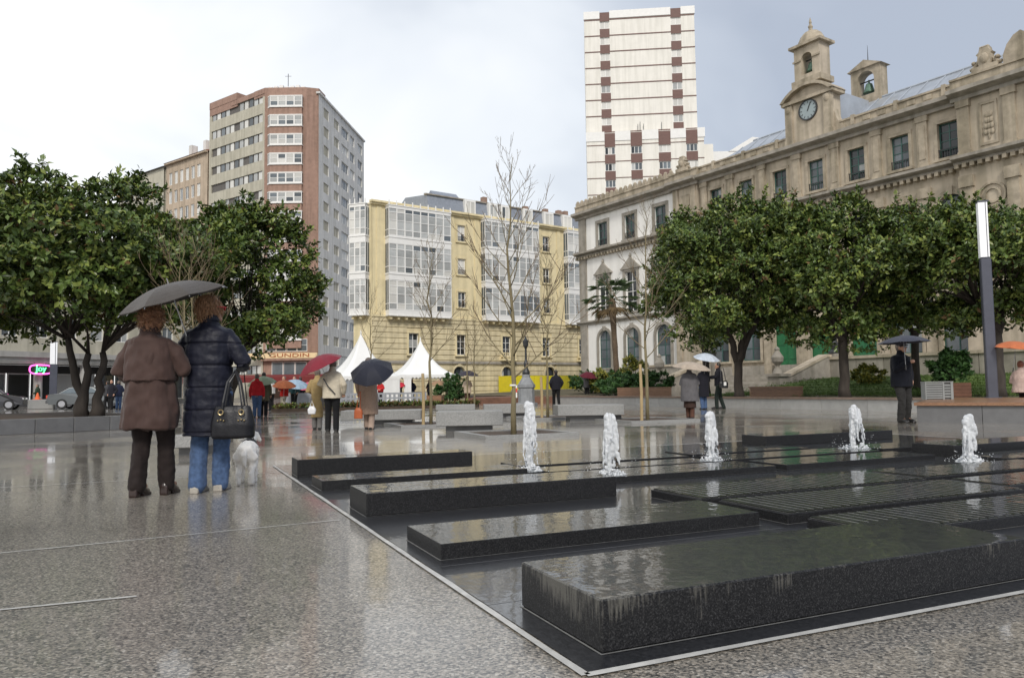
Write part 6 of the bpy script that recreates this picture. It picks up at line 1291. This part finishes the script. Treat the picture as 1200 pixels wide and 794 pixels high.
# handbag
hb_ = AT(273, 491, 6.84); o = root('handbag', 'large black leather handbag with brass rings hanging from the navy-coated arm', 'bag', (hb_.x, hb_.y, hb_.z - .17), .1)
mb = MB(); mb.rings([(0, 0, 0, .165, .055), (0, 0, .02, .185, .075), (0, 0, .12, .19, .075), (0, 0, .24, .165, .05), (0, 0, .29, .15, .03)], 24, 3.2)
ob('bag_body', remesh(mb, 'bag_body', mat('black grained leather', (.008, .008, .011), .42, .3, 30, .15, 60, coat=.1, coat_r=.3, spec=.3), .008, 2, lambda co, no: co + no * (fnoise(co, (14, 14, 9), 3) * .007)[:, None]), o)
BRASS = mat('brass ring', (.5, .38, .2), .3, metal=.9); LTH = mat('black strap leather', (.012, .012, .015), .4)
for y in (-.05, .05):
    MB().tube([(-.085, y, .22), (-.075, y, .32), (-.05, y * .8 + .03, .5), (.0, y * .6 + .08, .6), (.05, y * .8 + .03, .5), (.085, y, .32), (.09, y, .22)], .011, 6, flat=.5).build('strap', LTH, o)
for x in (-.085, .09):
    MB().tube([(x + .022 * math.cos(t), -.082, .235 + .022 * math.sin(t)) for t in np.linspace(0, 2 * math.pi, 13)], .005, 5).build('ring', BRASS, o)
    for dx_ in (-.025, 0, .025): MB().ball((x + dx_, -.078, .17 - abs(dx_) * .3), .008, 6, 5).build('stud', BRASS, o)
# dog
FUR = mat('white dog fur', (.95, .91, .85), .85, .05, 20); FUR2 = mat('cream dog fur', (.66, .59, .5), .85, .15, 20)
dg_ = gp(289, 567); o = root('dog', 'small white shaggy dog walking beside the woman in jeans', 'dog', dg_, .22); mb = MB()
mb.limb([(0, -.13, .31), (0, -.02, .325), (0, .14, .315), (0, .2, .33)], [.088, .092, .098, .08], 14); mb.ball((0, .12, .27), (.085, .11, .1), 12, 8); mb.limb([(0, .2, .34), (0, .27, .42)], [.065, .055], 10); mb.ball((0, .31, .45), (.07, .075, .068), 12, 8); mb.limb([(0, .35, .44), (0, .41, .425)], [.042, .03], 10)
for s in (-1, 1):
    mb.limb([(s * .055, .15, .26), (s * .06, .14, .13), (s * .06, .15, .025)], [.042, .03, .026], 8); mb.limb([(s * .06, .15, .02), (s * .06, .175, .018)], [.024, .02], 8)
    mb.limb([(s * .055, -.12, .27), (s * .06, -.09, .19), (s * .06, -.155, .11), (s * .06, -.14, .025)], [.06, .042, .028, .026], 8); mb.limb([(s * .06, -.14, .02), (s * .06, -.11, .018)], [.024, .02], 8); mb.limb([(s * .06, .3, .47), (s * .085, .3, .41)], [.028, .022], 8)
mb.limb([(0, -.2, .34), (0, -.235, .29), (.01, -.225, .2)], [.026, .024, .016], 8)
bm_ = remesh(mb, 'body', FUR, .009, 2, lambda co, no: co + no * (fnoise(co, (24, 24, 18), 4) * .012)[:, None]); bd = ob('body', bm_, o)
r = np.random.RandomState(6); co = np.empty(len(bm_.vertices) * 3, np.float32); bm_.vertices.foreach_get('co', co); co = co.reshape(-1, 3); no = np.empty_like(co).ravel(); bm_.vertices.foreach_get('normal', no); no = no.reshape(-1, 3); ii = r.choice(len(co), 700); dd = no[ii] * .5 + np.array([0, -.15, -.9]) + r.normal(size=(700, 3)) * .2; dd /= np.linalg.norm(dd, axis=1)[:, None]
ob('fur', leaf_mesh('fur', co[ii] - no[ii] * .004, dd, .024, .1, 6, (3, 1), [FUR, FUR2], 1, .22), o, kind='stuff'); MB().lathe([(.07, 0), (.074, 0), (.074, .02), (.07, .02)], 14).xf(Matrix.Translation((0, .2, .37)) @ Matrix.Rotation(-.8, 4, 'X')).build('collar', BLK, o)
ws = hw2(1); d0 = Vector((dg_.x, dg_.y + .2, .42)); o = root('dog_lead', 'thin black lead from the white dog up to the woman', 'lead', d0); pts = [(ws - d0) * t + Vector((0, 0, -.12 * math.sin(math.pi * t))) for t in np.linspace(0, 1, 9)]; MB().tube(pts, .005, 5).build('strap', LTH, o)
# ---- the couple with the maroon umbrella
CRM = cloth('cream jacket', (.55, .49, .38)); TAN = cloth('tan coat', (.36, .26, .12)); BLT = cloth('black trousers', (.012, .012, .013)); MAR = cloth('maroon umbrella', (.2, .022, .035), .5, .1, .1); GREYH = mat('grey brown hair', (.14, .11, .09), .6, .3, 40, .5, 90)
c1, hc1, _ = figure('stooping person in a cream jacket and black trousers under the maroon umbrella', gp(389, 505), .1, 1.6, (((.17, .02, .66), (.1, .15, .62)), ((.165, -.02, .64), (.15, .05, .53))), ((-.06, .03), (.065, -.06)), CRM, .46, .132, .125, .125, False, BLT, None, hair=GREYH, vox=.011, stoop=.12)
c2, hc2, _ = figure('smaller person in a tan coat holding a white bag beside the cream jacket', gp(371.5, 503), .1, 1.42, ('front', 'front'), ((-.045, .04), (.045, -.03)), TAN, .2, .098, .095, .1, False, cloth('grey stockings', (.2, .19, .18)), None, hair=GREYH, vox=.012, stoop=.05)
umbrella('maroon umbrella held tilted over the stooping couple', AT(376, 428, 17.2), .52, .22, (-.38, -.22, .9), .75, MAR)
mb = MB(); mb.rings([(0, 0, .1, .08, .04), (0, 0, .2, .1, .05), (0, 0, .28, .05, .03)], 14, 3); p = AT(365.5, 485, 17.4); o = root('white_bag', 'white plastic carrier bag in the hand of the tan-coated person', 'bag', (p.x, p.y, p.z - .1)); ob('bag', remesh(mb, 'bag', mat('white plastic', (.75, .75, .76), .4), .012, 1), o); MB().tube([(-.05, 0, .26), (0, 0, .4), (.05, 0, .26)], .008, 5).build('handle', mat('white plastic', (.75, .75, .76)), o)
p = AT(389, 470, 17.5); MB().tube([(-.17, -.17, .36), (-.06, -.21, .18), (.1, -.205, 0)], .014, 5, flat=.4).build('bag_strap', BLK, c1, loc=(0, .0, .82))
# ---- woman with the dark umbrella
BCO = cloth('brown herringbone coat', (.34, .24, .18), .85, .25, .2, 40); DUM = cloth('dark slate umbrella', (.022, .024, .036), .5, .12, .1)
c3, hc3, _ = figure('woman in a long brown coat with an orange bag, upper half behind her dark umbrella', gp(432, 503), -.1, 1.66, (((.16, -.01, .65), (.15, .05, .51)), 'umb'), ((-.04, .06), (.05, -.05)), BCO, .21, .135, .12, .12, False, cloth('pale stockings', (.4, .3, .24)), None, hair=GREYH, vox=.011)
umbrella('large dark slate umbrella hiding the head of the woman in the brown coat', AT(436, 436, 17.3), .5, .25, (-.08, -.62, .78), .8, DUM)
p = AT(420, 483, 17.6); o = root('orange_bag', 'orange leather shoulder bag hanging beside the brown coat', 'bag', (p.x, p.y, p.z - .14), 0); mb = MB(); mb.rings([(0, 0, 0, .1, .05), (0, 0, .18, .095, .05), (0, 0, .25, .05, .03)], 14, 3); ORB = mat('orange leather', (.42, .1, .03), .5); ob('bag', remesh(mb, 'bag', ORB, .01, 1), o); MB().tube([(-.04, 0, .23), (.02, 0, .6), (.05, 0, .62), (.04, 0, .23)], .01, 5).build('strap', ORB, o)
# ---- right: man in the cap under his umbrella
MNV = cloth('dark navy overcoat', (.008, .009, .014), .8); GTR = cloth('dark grey trousers', (.03, .029, .028)); CAPM = cloth('dark flat cap', (.03, .028, .03))
c4, hc4, _ = figure('man in a cap, dark glasses and navy coat standing under a dark umbrella', gp(1059, 495), math.pi + .38, 1.84, ('pocket', ((.15, .05, .655), (.02, .14, .735))), ((-.06, .0), (.06, .02)), MNV, .44, .125, .12, .13, False, GTR, None, hair=GREYH, vox=.0105, hat=CAPM, yaw=.3, glasses=mat('black sunglasses', (.01, .01, .01), .2), bulk=1.05)
umbrella('dark blue grey umbrella over the man in the cap', AT(1059, 401, 17.0), .53, .15, (-.03, .02, 1), .5, cloth('blue grey umbrella', (.04, .043, .06), .45, .12, .1))
# ---- group by the stairs
GCO = cloth('grey wool coat', (.12, .115, .12)); c5, hc5, _ = figure('woman in a grey coat and dark brown skirt under a pale beige umbrella', gp(809, 490.5), -.2, 1.5, ('front', 'umb'), ((-.03, .05), (.035, -.04)), GCO, .32, .165, .15, .14, False, cloth('brown stockings', (.1, .05, .035)), cloth('dark brown skirt', (.05, .03, .024)), .2, hair=GREYH, vox=.012, stoop=.04, bulk=1.0)
umbrella('pale beige umbrella held flat over the woman in the grey coat', AT(810, 431, 21.3), .55, .17, (.12, -.12, 1), .6, cloth('pale beige umbrella', (.4, .33, .26), .6, .2, .1))
DKC = cloth('black coat', (.016, .016, .022)); c6, hc6, _ = figure('person in a long black coat and jeans under a silver umbrella', Vector((AT(825, 470, 29.5).x, 29.5, .004)), .3, 1.7, ('front', 'umb'), ((-.04, 0), (.05, .03)), DKC, .28, .12, .115, .115, False, JEAN, None, hair=mat('dark hair', (.03, .022, .018), .5, .3, 30), vox=.014)
umbrella('silver blue umbrella between the beige umbrella and the man with a satchel', AT(828, 420, 29.2), .5, .2, (.12, -.25, .95), .6, cloth('silver umbrella', (.5, .55, .62), .4, .15, .05))
c7, hc7, _ = figure('man in a black jacket with a dark satchel reaching towards the group', Vector((AT(843, 470, 29.8).x, 29.8, .004)), 1.35, 1.78, ('reach', 'down'), ((-.05, .06), (.06, -.09)), DKC, .5, .112, .11, .12, False, cloth('dark green trousers', (.02, .028, .024)), None, hair=mat('dark hair', (.03, .022, .018)), vox=.014)
p = AT(848, 450, 29.4); o = root('satchel', 'black satchel with a white patch on the hip of the man by the stairs', 'bag', (p.x, p.y, p.z - .15), .4); mb = MB(); mb.rings([(0, 0, 0, .19, .07), (0, 0, .2, .2, .07), (0, 0, .28, .15, .04)], 14, 3); ob('bag', remesh(mb, 'bag', BLK, .014, 1), o); MB().box(-.05, .06, -.085, -.07, .1, .24).build('white_patch', WHITE, o); MB().tube([(-.12, 0, .26), (-.05, .1, .75), (.1, .12, .78), (.12, 0, .26)], .015, 5).build('strap', BLK, o)
# ---- walking man, figures near the yellow building
figure('man in black walking away past the granite benches', Vector((AT(652, 470, 37).x, 37, .004)), .2, 1.76, ('pocket', 'pocket'), ((-.04, .12), (.05, -.1)), DKC, .46, .12, .118, .125, False, BLT, None, hair=mat('dark hair', (.03, .022, .018)), vox=.015)
figure('person in a beige coat standing beside a thin bare tree', Vector((AT(548, 470, 45).x, 45, .004)), .3, 1.66, ('front', 'umb'), ((-.05, 0), (.05, .02)), cloth('beige coat', (.5, .4, .3)), .4, .13, .12, .12, False, cloth('brown trousers', (.08, .045, .03)), None, hair=GREYH, vox=.016)
umbrella('dark grey umbrella over the person in beige near the tent', AT(549, 439, 44.7), .6, .24, (.1, -.1, 1), .6, cloth('dark grey umbrella', (.05, .045, .06)))
figure('person in a grey coat beside the shrubs under a maroon umbrella', Vector((AT(688, 470, 50).x, 50, .4)), -.3, 1.62, ('front', 'umb'), ((-.05, 0), (.05, .02)), GCO, .3, .13, .12, .12, False, BLT, None, hair=GREYH, vox=.016)
umbrella('deep maroon umbrella near the yellow hoarding and shrubs', AT(690, 441, 49.6), .62, .3, (.1, -.2, 1), .6, cloth('deep maroon umbrella', (.1, .015, .025)))
# ---- seated person on the deck with the orange umbrella
a = DL(2.05, 6.15); figure('person in a pale pink coat sitting on the deck under an orange umbrella', Vector((a[0], a[1], .455 + .0)), -.75, 1.62, ('front', 'umb'), coat=cloth('pale pink coat', (.52, .4, .35)), hem=.455, flare=.15, waist=.13, shoulder=.12, sit=True, trousers=DTR, hair=mat('red brown hair', (.2, .07, .04), .5, .3, 30), hair_style='full', vox=.012)
umbrella('orange umbrella over the seated person on the deck', AT(1190, 408, 21.3), .56, .2, (.1, -.1, 1), .55, cloth('orange umbrella', (.5, .15, .06), .5, .12, .1))
# ---- people gathered at the far side
REDJ = cloth('red jacket', (.45, .02, .025)); far = [
 (301, 27.5, 1.55, REDJ, .5, JEAN, 'child in a red jacket and jeans walking near the grey planter', 'down', .2), (309, 28.5, 1.62, cloth('olive coat', (.11, .1, .06)), .35, BLT, 'person in an olive coat walking beside the child in red', 'down', .2),
 (333, 36, 1.62, cloth('bright red coat', (.55, .025, .02)), .42, cloth('cream trousers', (.5, .45, .36)), 'person in a bright red coat standing behind the planting strip', 'front', 2.6), (318, 38, 1.6, cloth('white jacket', (.6, .58, .55)), .5, BLT, 'person in a white jacket in the far crowd', 'front', 1.2),
 (345, 39, 1.66, cloth('teal jacket', (.03, .08, .09)), .48, BLT, 'person in a dark teal jacket under the blue umbrella', 'pocket', 3.0), (352, 43, 1.7, DKC, .42, BLT, 'person in black beside the grey planter in the far crowd', 'pocket', .5),
 (446, 52, 1.6, cloth('red anorak', (.5, .03, .03)), .5, BLT, 'person in a red anorak beside the white tent', 'front', 3.0), (468, 60, 1.7, DKC, .4, BLT, 'dark-clothed person under the red umbrella at the tent', 'front', 2.8), (483, 61, 1.72, cloth('dark blue coat', (.02, .025, .05)), .4, BLT, 'dark blue clothed person sheltering under the tent canopy', 'pocket', 3.4),
 (503, 61, 1.68, cloth('charcoal coat', (.03, .03, .032)), .42, BLT, 'charcoal-clothed person sheltering at the tent table', 'front', 2.4), (515, 59, 1.66, cloth('brown jacket', (.12, .07, .045)), .48, BLT, 'person in a brown jacket under the tan umbrella by the tent', 'front', 3.3),
 (131, 44, 1.72, DKC, .42, BLT, 'dark-clothed person standing behind the evergreen trunks', 'pocket', 2.9), (139, 45, 1.68, cloth('navy anorak', (.02, .025, .05)), .46, JEAN, 'person in a navy anorak behind the evergreen trunks', 'front', .4), (126, 47, 1.7, cloth('dark grey anorak', (.06, .06, .065)), .46, BLT, 'person in a dark grey anorak near the parked grey car', 'front', 1.2), (44, 56, 1.7, cloth('dark green anorak', (.03, .05, .03)), .46, BLT, 'person standing before the lit shop window in the arcade', 'front', 1.8)]
for i, (x, d, h, m, hm_, tr_, lab, ar, rz_) in enumerate(far):
    figure(lab, Vector((AT(x, 465, d).x, d, .004 if not (33 < d < 40 and x < 360) else .004)), rz_, h, (ar, ar), ((-.05, .03 * (i % 3)), (.05, -.03 * (i % 2))), m, hm_, .125, .118, .12, False, tr_, None, hair=mat('dark hair', (.03, .022, .018)) if i % 2 else GREYH, vox=.017, group='people gathered at the far side of the plaza')
for (x, y, d, rad, col, lab, ax) in [(307, 449, 28.2, .52, cloth('pale green umbrella', (.35, .42, .28)), 'pale green umbrella beside the child in red', (-.1, -.2, 1)), (333, 452, 35.6, .55, cloth('rust umbrella', (.25, .08, .035)), 'rust brown umbrella over the bright red coat', (.1, -.2, 1)), (347, 451, 38.6, .62, cloth('pale blue umbrella', (.3, .4, .5)), 'pale blue umbrella in the far crowd', (.2, -.3, 1)),
        (362, 453, 42.5, .6, cloth('pink umbrella', (.5, .1, .15)), 'pink umbrella in the far crowd beside the maroon one', (-.1, -.3, 1)), (467, 452, 59.4, .62, cloth('scarlet umbrella', (.5, .03, .05)), 'scarlet umbrella in front of the white tent curtain', (-.2, -.3, 1)), (514, 450, 58.5, .65, cloth('tan umbrella', (.32, .2, .12)), 'tan umbrella at the open side of the tent', (.1, -.2, 1))]:
    umbrella(lab, AT(x, y, d), rad, .26, ax, .6, col)
# fourth levels are not wanted: everything deeper is re-parented one level up
def _depth(o):
    k = 0
    while o.parent: o = o.parent; k += 1
    return k
bpy.context.view_layer.update()
for o in list(bpy.data.objects):
    if _depth(o) == 3:
        par = o.parent; M_ = Matrix.Translation(par.location) @ Matrix.Rotation(par.rotation_euler.z, 4, 'Z') @ Matrix.Translation(o.location); o.parent = par.parent; o.location = M_.translation; o.rotation_euler.z += par.rotation_euler.z
bpy.data.scenes.remove(TMP)
print('OBJECTS', len(bpy.data.objects))
